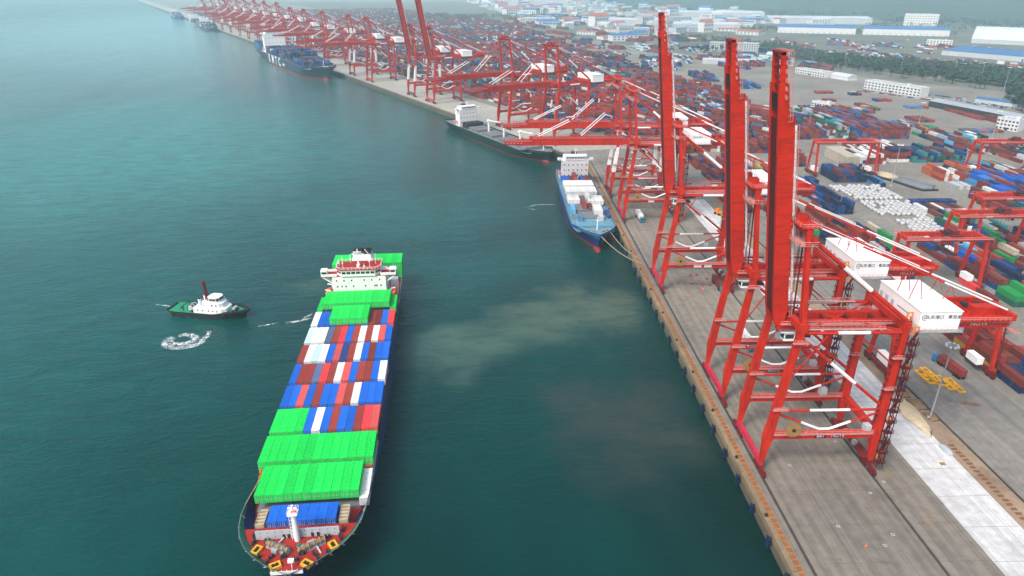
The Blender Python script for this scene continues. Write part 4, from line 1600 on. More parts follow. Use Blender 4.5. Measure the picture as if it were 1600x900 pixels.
    if detail:
        MB().box(36.13, 36.2, -6.4, -5.4, 47.1, 49.2).box(36.1, 36.2, -4.6, 1.4, 49.2, 49.35).build('door', M['dark'], mh)
        b = MB()
        for y in (4, 7, 10):
            b.box(36.12, 36.2, y - .7, y + .7, 48.2, 49.8)
        b.build('louvre', M['grey'], mh)
        tt = put('sign_lettering', text_mesh('山东港口 · 青岛港', 1.25, M['textdark'], .03), mh, (42.6, -9.24, 50.6))
        tt.rotation_euler = (rad(90), 0, 0)
        b = MB()
        n = 16
        for i in range(n - 3):
            a0, a1 = 2 * math.pi * i / n, 2 * math.pi * (i + 1) / n
            b.beam((37.5 + .75 * math.cos(a0), -9.24, 50.55 + .75 * math.sin(a0)), (37.5 + .75 * math.cos(a1), -9.24, 50.55 + .75 * math.sin(a1)), .08, .24, 0, (0, -1, 0))
        b.beam((37.2, -9.24, 50.3), (37.9, -9.24, 50.8), .08, .22, 0, (0, -1, 0))
        b.build('sign_emblem', M['textdark'], mh)
        b = MB()
        b.rail((36, -10.5, 46.95), (48, -10.5, 46.95), 1.1, 1.4, 0, .09)
        b.rail((35.95, -10.5, 46.95), (35.95, 11.8, 46.95), 1.1, 1.4, 0, .09)
        b.build('platform_railing', M['rail'], mh)
        # orange lift cages by the landside leg
        b = MB()
        for (x, y, z) in ((G + 1.2, -8.2, 49.2), (G + 1.9, -11.2, 46.4), (G + 1.9, -11.2, 34.5), (G + 1.7, -11.2, 17.5), (G + 1.5, -11.2, 5.2)):
            for e in (-.7, .7):
                b.beam((x + e, y, z), (x + e, y, z + 2.4), .28, .28)
            b.beam((x - .8, y, z + 2.4), (x + .8, y, z + 2.4), .3, .3)
            b.beam((x - .8, y, z + 1.2), (x + .8, y, z + 1.2), .2, .2)
        b.build('lift_gate', M['orange'], c)
        # stair tower on the landside near leg
        b = MB()
        yo = -HS - 1.6
        for e in (-.9, .9):
            b.beam((G + 1.6 + e, yo - .9, 2.6), (G + 1.6 + e, yo - .9, 46), .18, .18)
            b.beam((G + 1.6 + e, yo + .5, 2.6), (G + 1.6 + e, yo + .5, 46), .18, .18)
        for k in range(12):
            z = 4 + k * 3.6
            b.box(G + .3, G + 2.8, yo - 1.3, yo + .7, z, z + .1)
            b.rail((G + .3, yo - 1.3, z + .1), (G + 2.8, yo - 1.3, z + .1), 1.1, 1.1, 0, .13)
            b.rail((G + 2.8, yo - 1.3, z + .1), (G + 2.8, yo + .7, z + .1), 1.1, 1, 0, .13)
            x0, x1 = (G + .6, G + 2.4) if k % 2 else (G + 2.4, G + .6)
            b.beam((x0, yo - .3, z + .1), (x1, yo - .3, z + 3.6), .8, .14)
            b.beam((x0, yo - .8, z + 1.1), (x1, yo - .8, z + 4.6), .1, .1)
        b.build('stair_tower', M['stair'], c)
        # cable reel, power boxes, drums
        b = MB()
        for e in (-.25, .25):
            b.tube((7.2, -HS - 1.3 + e - .05, 15.6), (7.2, -HS - 1.3 + e + .05, 15.6), 2.3, 18, 0)
        b.tube((7.2, -HS - 1.7, 15.6), (7.2, -HS - .9, 15.6), .6, 10, 1)
        b.build('cable_reel', [M['brown'], M['dark']], c)
        b = MB()
        b.box(28.6, 30.4, -HS - .6, -HS + 1.4, 14.12, 16.0)
        b.box(24, 26, HS - 1, HS + 1, 14.12, 16.4)
        b.build('electrical_cabinet', M['grey'], c)
        b = MB()
        for k in range(5):
            b.cbox((G - 1.8, -6 + k * 2.6, 5.1), 1.2, 1.4, 1.5, k % 2)
        b.box(G - 2.6, G - .9, -HS - .4, HS, 4.31, 4.4)
        b.build('sill_machinery', [M['darkred'], M['steel']], c)
    if num:
        for k, (t, x) in enumerate(num):
            pl = MB().box(x - 1.75, x + 1.75, -HS - .80, -HS - .752, 12.25, 13.75).build('number_plate', M['navyplate'] if t else M['white'], c)
            if t:
                tm_ = put('number', text_mesh(t, 1.45, M['text'], .02), pl, (x, -HS - .83, 12.98))
                tm_.rotation_euler = (rad(90), 0, 0)
    # trolley and operator cab
    b = MB()
    b.box(7, 13, -3.4, 3.4, 43.2, 44.2, 0)
    for x in (7.6, 12.4):
        for s in (-1, 1):
            b.tube((x, s * 2.7 - .2, 44.25), (x, s * 2.7 + .2, 44.25), .4, 8, 1)
    b.box(8.5, 11.5, -1.5, 1.5, 40.6, 41.3, 0)
    for x in (8.8, 11.2):
        for s in (-1, 1):
            b.tube((x, s * 1.2, 41.2), (x, s * 1.2, 43.3), .06, 4, 1)
    b.build('trolley', [M['darkred'], M['dark']], c)
    b = MB().prism([(3.2, -3.0), (6.2, -3.0), (6.2, -.4), (3.2, -.4)], 40.4, 43.1, 0)
    b.box(3.14, 3.2, -2.8, -.6, 40.9, 42.6, 1)
    b.box(3.5, 5.9, -3.06, -3.0, 41.2, 42.5, 1)
    b.box(2.0, 7.2, -3.4, 0, 43.1, 43.2, 0)
    b.build('operator_cab', [M['white'], M['glass']], c)
    # boom in its own frame: hinge at origin, runs to -x when lowered
    bo = bpy.data.objects.new('boom', None)
    col.objects.link(bo)
    bo.parent = c
    bo.location = (.3, 0, 46.2)
    L0, Lt = boomL - 7.5, boomL
    for s in (-1, 1):
        y0, y1 = sorted((s * 2.05, s * 3.2))
        b = MB()
        rings = [(0.4, -.6, 1.8), (-4, -1.1, 2.9), (-L0 + 11, -1.1, 2.9), (-L0 + 7.5, -1.1, 1.5), (-L0, -1.1, 1.2)]
        b.loft([[(x, y0, za), (x, y1, za), (x, y1, zb), (x, y0, zb)] for x, za, zb in rings], 0)
        b.build('boom_girder', red, bo)
        b = MB()
        b.loft([[(x, y0 + .25, za), (x, y1 - .25, za), (x, y1 - .25, zb), (x, y0 + .25, zb)] for x, za, zb in ((-L0 + .2, -.85, .9), (-Lt, -.7, .6))], 0)
        b.build('boom_tip', red, bo)
    b = MB()
    for k in range(9):
        x = -5 - k * (L0 - 9) / 8
        b.box(x - .25, x + .25, -2.04, 2.04, -.85, 1.6)
    for k in range(4):
        x = -L0 + .5 - k * 2.1
        b.box(x - .25, x + .25, -1.98, 1.98, -.5, .3)
    b.box(-L0 + 2.0, -L0 + 6.4, -1.74, 1.74, -.95, -.85)
    b.box(-Lt + .1, -Lt + .8, -2.95, 2.95, -.72, .72)
    b.box(-Lt + 3.2, -Lt + 3.5, -.2, .2, -.7, .5)
    b.build('boom_diaphragm', M['darkred'], bo)
    MB().box(-L0 + 8.2, -3, -2.03, 2.03, -1.0, -.9).build('boom_gap_shade', M['stair'], bo)  # dark sheet added between the girders, standing in for the shaded gap
    if detail:
        b = MB()
        for x in (-L0 + 2.4, -L0 + 3.3, -L0 + 4.2, -L0 + 5.1, -L0 + 6.0):
            b.box(x - .12, x + .12, -1.75, 1.75, -1.14, -1.01)
        for y in (-1.2, -.4, .4, 1.2):
            b.box(-L0 + 2.2, -L0 + 6.2, y - .1, y + .1, -1.16, -1.02)
        b.build('inspection_grating', M['black'], bo)
    if rails:
        b = MB()
        for s in (-1, 1):
            yo = s * 3.75
            b.rail((-2, yo, 2.6), (-L0 + 10, yo, 2.6), 1.15, 1.7, 0, .145)
            b.rail((-L0 + 9, yo, .95), (-Lt, yo, .6), 1.15, 1.4, 0, .145)
            if s > 0:
                b.box(-L0 + 9, -2, 3.22, 3.75, 2.52, 2.6)
        b.rail((-Lt, -3.7, .6), (-Lt, 3.7, .6), 1.15, 1.2, 0, .145)
        for k in range(6):
            x = -L0 + 3 - k * 2.0
            b.box(x - .5, x + .5, -4.6, -3.2, .2, .3)
        b.build('boom_railing', M['rail'], bo)
    b = MB()
    for s in (-1, 1):
        b.cbox((-L0 * .45, s * 2.5, 3.2), 3.2, .5, 1.2, 0)
        b.cbox((-L0 * .86, s * 2.5, 2.6), 2.2, .5, 1.2, 0)
    b.build('stay_bracket', red, bo)
    if boom == 'up':
        bo.rotation_euler = (0, rad(angle), 0)
        b = MB()
        for s in (-1, 1):
            b.tube((-9, s * 2.5, 3.9), (-L0 * .44, s * 2.5, 3.7), .3, 6, 0)
            b.tube((-L0 * .46, s * 2.5, 3.7), (-L0 * .84, s * 2.5, 3.5), .3, 6, 0)
        b.build('folded_stay', M['white'], bo)
        b = MB()
        for s in (-1, 1):
            for e in (-.5, 0, .5):
                b.tube((2.4, s * 2.9 + e, 76.4), (3.6, s * 2.2 + e, 48), .07, 4)
        b.build('hoist_rope', M['dark'], c)
        b = MB()
        for s in (-1, 1):
            b.beam((4.4, s * 3.0, 49), (3.4, s * 3.0, 71), .35, .35)
        b.build('latch_post', M['darkred'], c)
    else:
        b = MB()
        for s in (-1, 1):
            for xb, zb in ((-L0 * .45, 48.6), (-L0 * .86, 48.4)):
                p0, p1 = Vector((1.6, s * 2.9, 76.3)), Vector((xb + .3, s * 2.5, zb))
                b.band(p0, p1, .24, .48 if xb > -40 else .62, .93)
        b.build('forestay', rw, c)
        b = MB()
        for s in (-1, 1):
            b.tube((1.6, s * 1.2, 77), (-L0 * .7, s * 1.6, 48.4), .06, 4)
        b.build('hoist_rope', M['dark'], c)
    if scale:
        c.scale = (scale,) * 3
    return c


CX = 77.8
near = [
    ('nearest red quay crane with raised boom and NO.14 on its rear girder', 167.4, 'up', [('BB1', 15.8), ('NO14', 20.8)], 'NO.14', False),
    ('second nearest red quay crane, raised boom, standing close behind the nearest', 203.4, 'up', [('NO13', 15.8)], 'NO.13', False),
    ('third red quay crane with slim raised boom, two plain white plates on its portal', 295.3, 'up', [('', 15.6), ('', 20.4)], None, False),
    ('red quay crane with lowered boom beside the small blue ship bow', 396.0, 'down', [('', 15.6)], None, False),
    ('red quay crane with white banded legs and lowered boom beside the small blue ship', 446.5, 'down', None, None, True),
]
for lb, y, bm, nm, bn, wl_ in near:
    make_crane(lb, (CX, y, Z), 0, bm, 82.2 if y < 250 else 83.0, nm, bn, wl_, detail=True, boomL=72.4 if y < 250 else (75.6 if y < 300 else 73))
far = [
    (46, 'down', False, 'red quay crane with lowered boom, first past the quay bend'),
    (126, 'down', False, 'red quay crane with lowered boom, second past the quay bend, left of the first'),
    (303, 'up', False, 'dull red quay crane, raised boom cut by the top edge, all-red legs'),
    (362, 'up', True, 'dull red quay crane with raised boom and white lower legs'),
    (520, 'down', False, 'faded red quay crane with lowered boom just right of the long slate ship bow'),
    (600, 'down', True, 'faded red quay crane with white banded legs over the long slate ship foredeck'),
    (740, 'down', False, 'faded red quay crane with lowered boom above the slate ship midships'),
    (860, 'down', False, 'faded red quay crane with lowered boom right of the slate ship white tower'),
    (960, 'down', True, 'hazy red quay crane with white legs just beyond the slate ship white tower'),
    (1070, 'down', False, 'hazy red quay crane with lowered boom at the slate ship stern'),
    (1190, 'down', True, 'hazy quay crane with white legs, first beyond the slate ship stern'),
    (1300, 'down', False, 'hazy quay crane, second beyond the slate ship stern'),
    (1420, 'down', True, 'hazy quay crane with white legs, third beyond the slate ship stern'),
    (1540, 'down', False, 'hazy quay crane, fourth beyond the slate ship stern'),
    (1680, 'up', True, 'very hazy quay crane with raised boom before the farthest ships'),
    (1820, 'down', True, 'very hazy quay crane with white legs at the hazy dark ship'),
    (1980, 'down', False, 'very hazy quay crane past the hazy dark ship'),
    (2150, 'up', False, 'very hazy quay crane with raised boom near the top edge'),
]
proto = {}
for a, bm, wl_, lb in far:
    key = (bm, wl_)
    sc_ = 1.1 if a < 450 else (1.12 if a < 1000 else 1.2)
    if key not in proto:
        proto[key] = make_crane(lb, q2(a, 10, Z), QA, bm, 80, None, None, wl_, detail=False, boomL=73, scale=sc_, rails=(a < 200))
    else:
        dup(proto[key], lb, q2(a, 10, Z), QA, sc_)


# ------------------------------------------------------------------ yard gantry cranes
def make_rtg(label, loc, span, H=23.5, rz=0, white_legs=False, detail=True):
    c = thing('yard_gantry', label, 'gantry crane', loc, rz, 'rubber or rail gantries over the container yard')
    red = M['red']
    for x in (0, span):
        MB().box(x - .6, x + .6, -9.5, 9.5, 1.5, 2.8).build('sill_beam', M['darkred'], c)
        for s in (-1, 1):
            b = MB()
            b.box(x - .55, x + .55, s * 7.4 - 2.2, s * 7.4 + 2.2, .9, 1.49, 0)
            for e in (-1.3, 1.3):
                b.tube((x - .35, s * 7.4 + e, .75), (x + .35, s * 7.4 + e, .75), .75, 10, 1)
            b.build('wheel_bogie', [M['darkred'], M['black']], c)
            b = MB().beam((x, s * 7.2, 2.8), (x, s * 4.0, H - .05), 1.25, 1.15, 0, (1, 0, 0), 1.5, 1.25)
            if white_legs:
                b.beam((x, s * 6.9, 4.8), (x, s * 5.2, H * .68), 1.42, 1.3, 1, (1, 0, 0), 1.55, 1.36)
            b.build('leg', [red, M['white']], c)
        MB().box(x - .7, x + .7, -4.8, 4.8, H, H + 1.5).build('end_tie', red, c)
        MB().box(x - .5, x + .5, -5.0, 5.0, H * .66, H * .66 + .7).build('leg_tie', red, c)
    for s in (-1, 1):
        y0, y1 = sorted((s * 3.3, s * 4.7))
        g_ = MB().box(.72, span - .72, y0, y1, H, H + 1.9).build('girder', red, c)
        if detail:
            b = MB()
            b.rail((-2, s * 5.6, H + 1.2), (span + 2, s * 5.6, H + 1.2), 1.1, 1.8, 0, .13)
            b.box(-2, span + 2, min(s * 4.72, s * 5.6), max(s * 4.72, s * 5.6), H + 1.1, H + 1.19)
            b.build('walkway', M['rail'], g_)
            if s < 0:
                MB().box(span * .30, span * .30 + 3.4, y0 - .05, y0 - .004, H + .3, H + 1.5).build('name_plate', M['wall'], g_)
    b = MB()
    b.box(span * .6 - 3, span * .6 + 3, -4.5, 4.5, H + 1.92, H + 2.6, 0)
    b.box(span * .6 - 1.6, span * .6 + 1.8, -2.4, 2.0, H + 2.6, H + 4.4, 0)
    b.tube((span * .6 - 2.4, -2, H + 3.2), (span * .6 - 2.4, 2, H + 3.2), .7, 10, 1)
    b.rail((span * .6 - 3, -4.5, H + 2.6), (span * .6 + 3, -4.5, H + 2.6), 1.1, 1.2, 0, .1)
    b.box(span * .6 - 1.2, span * .6 + 1.2, -6, 6, H - 6.4, H - 5.9, 1)
    for e in (-1, 1):
        for s in (-1, 1):
            b.tube((span * .6 + e, s * 1.2, H - 5.9), (span * .6 + e, s * 1.2, H + 1.9), .07, 4, 1)
    b.build('trolley', [M['darkred'], M['dark']], c)
    b = MB().box(span * .6 + 3.1, span * .6 + 5.1, -2, 1, H - 2.6, H - .1, 0)
    b.box(span * .6 + 3.3, span * .6 + 4.9, -2.06, -2, H - 2.0, H - .7, 1)
    b.build('operator_cab', [M['white'], M['glass']], c)
    # white power house on the sill
    b = MB().box(.75, 3.3, -4.2, 3.4, 2.9, 6.0, 0)
    b.box(.7, 3.4, -4.3, 3.5, 6.0, 6.12, 0)
    b.box(1.3, 2.2, -4.26, -4.2, 3.4, 5.2, 1)
    b.box(.62, .74, -3.6, 2.6, 2.5, 2.9, 1)
    b.build('power_house', [M['white'], M['dark']], c)
    b = MB().box(span - 3.2, span - .75, -3.4, 2.8, 2.9, 5.6, 0)
    b.box(span - 3.3, span - .7, -3.5, 2.9, 5.6, 5.7, 0)
    b.tube((span - 2, -3.5, 2.2), (span - 2, -4.1, 2.2), .5, 10, 1)
    b.build('electrical_house', [M['white'], M['dark']], c)
    if detail:
        b = MB()
        for k in range(6):
            z = 4 + k * 3.4
            y = -7.2 + 3.2 * (z - 2.8) / (H - 2.8) - 1.2
            b.box(span + .7, span + 2.2, y - .6, y + .9, z, z + .1)
            b.rail((span + 2.2, y - .6, z + .1), (span + 2.2, y + .9, z + .1), 1.1, 1, 0, .1)
            b.beam((span + 1.4, y, z), (span + 1.4, y + 1, z + 3.4), .7, .12)
        b.build('ladder', M['darkred'], c)
    return c


make_rtg('red yard gantry behind the nearest crane rear girder, over the parked truck', (143.5, 214.5, Z), 38)
r3 = make_rtg('red yard gantry right of the white machinery houses, over brick red and navy stacks', (190.5, 290.0, Z), 37)
make_rtg('red yard gantry at the right edge, above the racks of dark blue boxes', (236.0, 322.0, Z), 40)
make_rtg('red yard gantry over dark blue stacks left of the sand heap', (238.5, 492.0, Z), 45)
make_rtg('red yard gantry at the right edge above the bright blue stacks', (359.0, 489.0, Z), 46)
make_rtg('red yard gantry at the right edge, behind the one above the dark blue boxes', (268.0, 352.0, Z), 40)
# ------------------------------------------------------------------ containers in the yard
cand = []      # (dist, pos, rz, colour, L, phrase, ix, iy, tier, ntier, nx)
CAMV = Vector((0, 0, 138))
MIX = ['rust red'] * 8 + ['brick red'] * 6 + ['brown'] * 2 + ['deep blue'] * 3 + ['navy blue'] * 5 + ['light blue', 'sky blue', 'white', 'pale grey', 'grey', 'cream', 'dark green', 'grass green', 'orange', 'yellow', 'teal', 'slate blue']
REDS = ['rust red'] * 4 + ['brick red'] * 4 + ['brown'] * 2 + ['navy blue', 'deep blue']
BLUES = ['deep blue'] * 5 + ['blue'] + ['navy blue'] * 5 + ['light blue', 'rust red', 'brick red']


def block(phrase, x0, y0, nx, ny, tmax, pal, tmin=1, L=CL, px=2.62, py=None, rz=0, empty=.0, fixed=None):
    py = py or L + .45
    ca, sa = math.cos(rz), math.sin(rz)
    H = {}
    for ix in range(nx):
        for iy in range(ny):
            h = R.randint(tmin, tmax) if R.random() >= empty else 0
            if fixed and (ix, iy) in fixed:
                h = len(fixed[(ix, iy)])
            H[ix, iy] = h
    for (ix, iy), h in H.items():
        for t in range(h):
            c = fixed[(ix, iy)][t] if fixed and (ix, iy) in fixed else R.choice(pal)
            if t < h - 1 and H.get((ix - 1, iy), 0) > t and H.get((ix, iy - 1), 0) > t:
                continue
            lx, ly = ix * px + CW / 2, iy * py + L / 2
            p = Vector((x0 + lx * ca - ly * sa + R.uniform(-.05, .05), y0 + lx * sa + ly * ca + R.uniform(-.12, .12), Z + .03 + t * 2.64))
            cand.append(((p - CAMV).length, p, rz + R.uniform(-.004, .004), c, L, phrase, ix, iy, t, h, nx))


NB, DBL, LBL = 'navy blue', 'deep blue', 'light blue'
block('stack by the nearest gantry right leg', 184.5, 196, 7, 4, 3, REDS, 1, fixed={(0, 0): [NB, 'rust red'], (0, 1): ['yellow', 'brown', 'brick red'], (1, 1): ['yellow', 'rust red', 'brown'], (0, 2): ['yellow', 'brick red'], (0, 3): ['rust red', 'brown'], (1, 3): ['rust red', 'sky blue'], (2, 3): [LBL, 'rust red', 'sky blue'], (1, 0): ['dark green', NB], (1, 2): ['rust red', 'brick red', 'brick red'], (2, 2): ['rust red', 'rust red', 'rust red']})
block('stack right of the second gantry leg', 231, 264, 10, 6, 3, MIX, 1, fixed={(0, 0): ['dark green', 'grass green'], (1, 0): ['dark green', 'grass green'], (2, 0): ['dark green', 'dark green', 'grass green'], (0, 1): ['grey', 'deep blue', 'rust red'], (1, 1): ['rust red', 'deep blue', 'brown'], (0, 2): ['pale blue', 'rust red'], (3, 0): ['white', 'dark green'], (0, 3): ['deep blue', 'rust red'], (1, 3): ['blue', 'brick red'], (2, 3): ['rust red', 'deep blue', 'blue']})
block('low pair beside the second gantry wheels', 224.6, 268, 1, 2, 1, ['bright red', 'rust red'])
block('stack under the second gantry', 197, 296, 3, 2, 2, REDS, 1, empty=.2)
block('mixed cluster left of the wrapped bales', 168, 344, 7, 8, 3, MIX, 1, empty=.22)
block('inner cluster left of the wrapped bales', 191, 330, 5, 5, 3, REDS, 1, empty=.25)
block('mixed cluster near the second gantry', 206, 330, 6, 3, 2, MIX, 1, empty=.2)
block('cluster below the far left gantry', 208, 396, 6, 5, 3, BLUES, 1, empty=.25)
block('dark blue stack beside the sand heap', 246, 468, 9, 2, 3, ['rust red', 'navy blue', 'deep blue', 'navy blue'], 2, fixed={(7, 0): [NB, NB], (8, 0): [NB, NB], (6, 0): [NB, NB, NB], (5, 0): [DBL, DBL, NB]})
block('stack right of the dark blue ones', 269, 456, 3, 1, 2, [NB, DBL, 'light blue'], 1)
block('boxes ahead of the wrapped bales', 246, 340, 8, 1, 2, ['brick red', 'rust red', 'bright red', 'white', 'light blue'], 1)
block('front line of dark blue boxes', 268, 378, 11, 1, 1, ['deep blue', 'navy blue'], 1, L=6.06)
block('back line of dark blue boxes', 272, 414, 11, 1, 1, ['deep blue', 'navy blue'], 1, L=6.06)
block('long boxes between the two dark blue lines', 270, 386, 10, 2, 1, ['rust red', 'grey', 'grass green', 'navy blue', 'white', 'brown'], 1, empty=.2)
block('red row behind the far left gantry', 226, 514, 7, 2, 4, REDS, 3)
block('cream stack behind the far left gantry', 275, 512, 6, 3, 3, ['cream'], 3, fixed={(0, 0): ['grey', 'cream', 'cream'], (4, 0): ['deep blue', 'white', 'white'], (5, 0): ['white', 'deep blue', 'white']})
block('tall red stack right of the cream one', 293, 520, 7, 3, 3, ['rust red', 'brick red', 'white'], 3, fixed={(0, 0): ['rust red', 'rust red', 'white'], (1, 0): ['rust red', 'rust red', 'white'], (2, 0): ['rust red', 'rust red', 'white'], (3, 0): ['brick red', 'rust red', 'white']})
block('stack with white bottom boxes', 318, 526, 6, 3, 4, ['rust red', 'brick red', 'navy blue', 'white'], 3, fixed={(i, 0): ['white', 'rust red', 'brick red', NB] for i in range(5)})
block('row right of the white bottom boxes', 336, 524, 16, 3, 3, ['rust red', 'navy blue', 'deep blue', 'dark green', 'teal'], 2)
block('far red block behind the far left gantry', 268, 612, 14, 7, 4, REDS, 3)
block('green and teal part of the far block', 307, 616, 8, 8, 5, ['teal', 'grey', 'dark green', 'rust red', 'pale grey'], 3)
block('long far block of red and slate rows', 330, 612, 20, 10, 4, ['rust red', 'brick red', 'slate blue', 'deep blue', 'rust red'], 3)
block('orange and yellow pile by the yard road', 325, 470, 3, 2, 3, ['orange'], 2, fixed={(0, 0): ['brick red', 'orange', 'brick red'], (1, 0): ['white', 'pale grey', 'white']})
block('white pile by the yard road', 333, 464, 4, 2, 2, ['white', 'pale grey', 'grey', 'rust red'], 1)
block('grey heap of boxes beside the white pile', 322, 448, 5, 1, 1, ['grey', 'pale grey'], 1)
block('bright blue stack by the right hand gantry', 334, 408, 15, 5, 3, ['blue', 'blue', 'deep blue', 'rust red', 'brick red', 'light blue'], 2)
block('mixed stack at the right edge', 316, 392, 6, 3, 3, ['rust red', 'deep blue', 'dark green', 'brick red', 'white', 'rust red'], 1, empty=.1)
block('dark green and blue stack at the right edge', 330, 378, 14, 2, 3, ['dark green', 'blue', 'teal', 'deep blue', 'sky blue'], 2)
block('stack under the right edge gantry', 262, 300, 12, 6, 3, MIX, 1, empty=.15)
block('rear stack at the right edge', 352, 474, 14, 3, 2, MIX, 1)
block('cream stack at the right edge', 372, 462, 6, 2, 3, ['cream', 'pale grey', 'rust red'], 2)
for (x, y, nx, ny, t, pal, ph) in ((418, 884, 8, 1, 1, REDS, 'loose line before the white office'), (455, 868, 6, 1, 1, REDS, 'second loose line before the white office'), (400, 820, 5, 1, 1, REDS, 'loose boxes on the tan paving'), (424, 788, 5, 1, 1, REDS, 'red boxes on the tan paving'), (424, 760, 4, 2, 1, MIX, 'mixed boxes on the tan paving'), (462, 820, 7, 1, 1, REDS, 'loose red pair near the office'), (470, 770, 10, 1, 1, ['brick red', 'light blue'], 'thin line right of the office'),
                                   (404, 742, 6, 2, 1, MIX, 'low line beyond the long block'), (436, 690, 7, 2, 1, REDS, 'red line on the tan paving'), (424, 640, 4, 2, 1, ['grass green', 'dark green'], 'green pair on the tan paving'), (410, 668, 6, 2, 1, ['pale grey', 'light blue', 'brown'], 'pale pair on the tan paving'), (452, 636, 14, 1, 1, ['slate blue', 'orange', 'light blue', 'brown'], 'orange and blue line on the tan paving'), (440, 610, 6, 2, 1, ['grass green', 'white', 'navy blue'], 'green end line'),
                                   (508, 700, 4, 5, 1, ['brick red', 'rust red'], 'red trailers beside the long grey shed'), (515, 680, 3, 2, 2, ['rust red'], 'red stack at the shed end'), (398, 560, 10, 6, 3, MIX, 'block right of the white bottom boxes'), (420, 520, 12, 4, 2, MIX, 'block behind the right hand gantry'),
                                   (300, 1000, 10, 6, 3, BLUES, 'distant pale block'), (330, 930, 12, 5, 2, BLUES, 'distant blue block'), (268, 880, 10, 3, 2, BLUES, 'blue block left of the tan paving'), (420, 1180, 16, 3, 3, REDS, 'distant red stack before the office block')):
    block(ph, x, y, nx, ny, t, pal, 1, empty=.12)

for (x, y, nx, ny, t, pal, ph, e) in ((150, 560, 9, 8, 3, 'R', 'block inland of the quay bend', .1), (182, 566, 9, 8, 4, 'M', 'second block inland of the quay bend', .1), (214, 560, 8, 7, 3, 'R', 'third block inland of the quay bend', .1), (240, 560, 6, 3, 3, 'M', 'fourth block inland of the quay bend', .1),
                                      (228, 690, 9, 8, 3, 'P', 'pale block behind the raised booms', .15), (262, 720, 10, 6, 3, 'P', 'second pale block behind the raised booms', .2), (300, 720, 9, 4, 2, 'P', 'third pale block behind the raised booms', .2), (230, 800, 12, 6, 4, 'M', 'block behind the pale ones', .1), (272, 806, 12, 5, 3, 'R', 'red block behind the pale ones', .15),
                                      (156, 470, 8, 5, 3, 'R', 'block inland of the small ship cranes', .15), (182, 470, 8, 5, 3, 'M', 'second block inland of the small ship cranes', .15), (150, 400, 6, 4, 2, 'M', 'boxes inland of the third crane', .3)):
    block(ph, x, y, nx, ny, t, {'R': REDS, 'M': MIX, 'P': ['white', 'pale grey', 'cream', 'pale grey', 'grey', 'rust red', 'brick red', 'deep blue', 'orange']}[pal], 1, empty=e)
# the sea of boxes behind the far quay
MIX2 = ['rust red'] * 6 + ['brick red'] * 5 + ['brown'] * 3 + ['navy blue'] * 5 + ['deep blue'] * 2 + ['slate blue'] * 3 + ['grey', 'pale grey', 'teal', 'dark green', 'cream', 'light blue']
REDS2 = REDS + ['rust red', 'rust red', 'brick red', 'slate blue', 'pale grey']
BLUE2 = ['navy blue'] * 6 + ['deep blue'] * 2 + ['slate blue'] * 4 + ['rust red'] * 3 + ['pale grey']
a = -40
bi = 0
while a < 3000:
    la = R.choice([6, 7, 8])
    n = 76
    while n < 285 + .36 * max(0, a) and n < 1000:
        w = R.choice([6, 7, 7, 8])
        if R.random() < .93:
            px_ = q2(a, n)
            pal = R.choice([MIX2, REDS2, REDS2, REDS2, BLUE2, MIX2])
            if a < 1500:
                block('far yard', px_[0], px_[1], w, la, R.choice([3, 4, 5]), pal, 1, rz=KA - math.pi / 2, empty=.12)
            elif R.random() < .9:
                block('far yard', px_[0], px_[1], w, la // 2, 3, pal, 1, rz=KA - math.pi / 2, py=26, empty=.2)
        n += w * 2.62 + R.choice([6, 9, 14])
    a += la * 12.65 + R.choice([8, 14, 22])
for k in range(70):
    a = R.uniform(300, 1900)
    n = 300 + .36 * a + R.uniform(20, 420)
    p = q2(a, n)
    if 300 < p[0] < 560 and p[1] < 1250:
        continue
    block('far yard', p[0], p[1], R.randint(4, 9), R.randint(2, 6), 3, R.choice([MIX, BLUES, REDS]), 1, rz=KA - math.pi / 2 + R.choice([0, 0, .2]), empty=.15)
for k in range(34):
    x, y = R.uniform(215, 560), R.uniform(1120, 1560)
    block('far yard', x, y, R.randint(4, 10), R.randint(2, 5), 3, R.choice([BLUE2, MIX2, ['pale grey', 'slate blue', 'pale blue', 'grey', 'deep blue']]), 1, rz=R.choice([0, .2, .5]), empty=.15)
for k in range(60):
    x, y = R.uniform(640, 1150), R.uniform(1000, 1750)
    if x + .9 * y > 2350 or x + .62 * y < 1390:
        continue
    block('far yard', x, y, R.randint(4, 10), R.randint(2, 5), 3, ['orange', 'brick red', 'rust red', 'light blue', 'slate blue', 'white', 'pale grey', 'deep blue'], 1, rz=R.choice([0, -.1, .3]), empty=.15)

cy_, sy_ = math.cos(rad(1.4885)), math.sin(rad(1.4885))
cp_, sp_ = math.cos(rad(24.567)), math.sin(rad(24.567))


def in_frame(p, m=.06):
    X, Y, D = p.x * cy_ - p.y * sy_, p.x * sy_ + p.y * cy_, 138 - p.z
    dep = Y * cp_ + D * sp_
    return dep > 10 and abs(1050 * X / dep) < 800 * (1 + m) and abs(1050 * (Y * sp_ - D * cp_) / dep) < 450 * (1 + m)


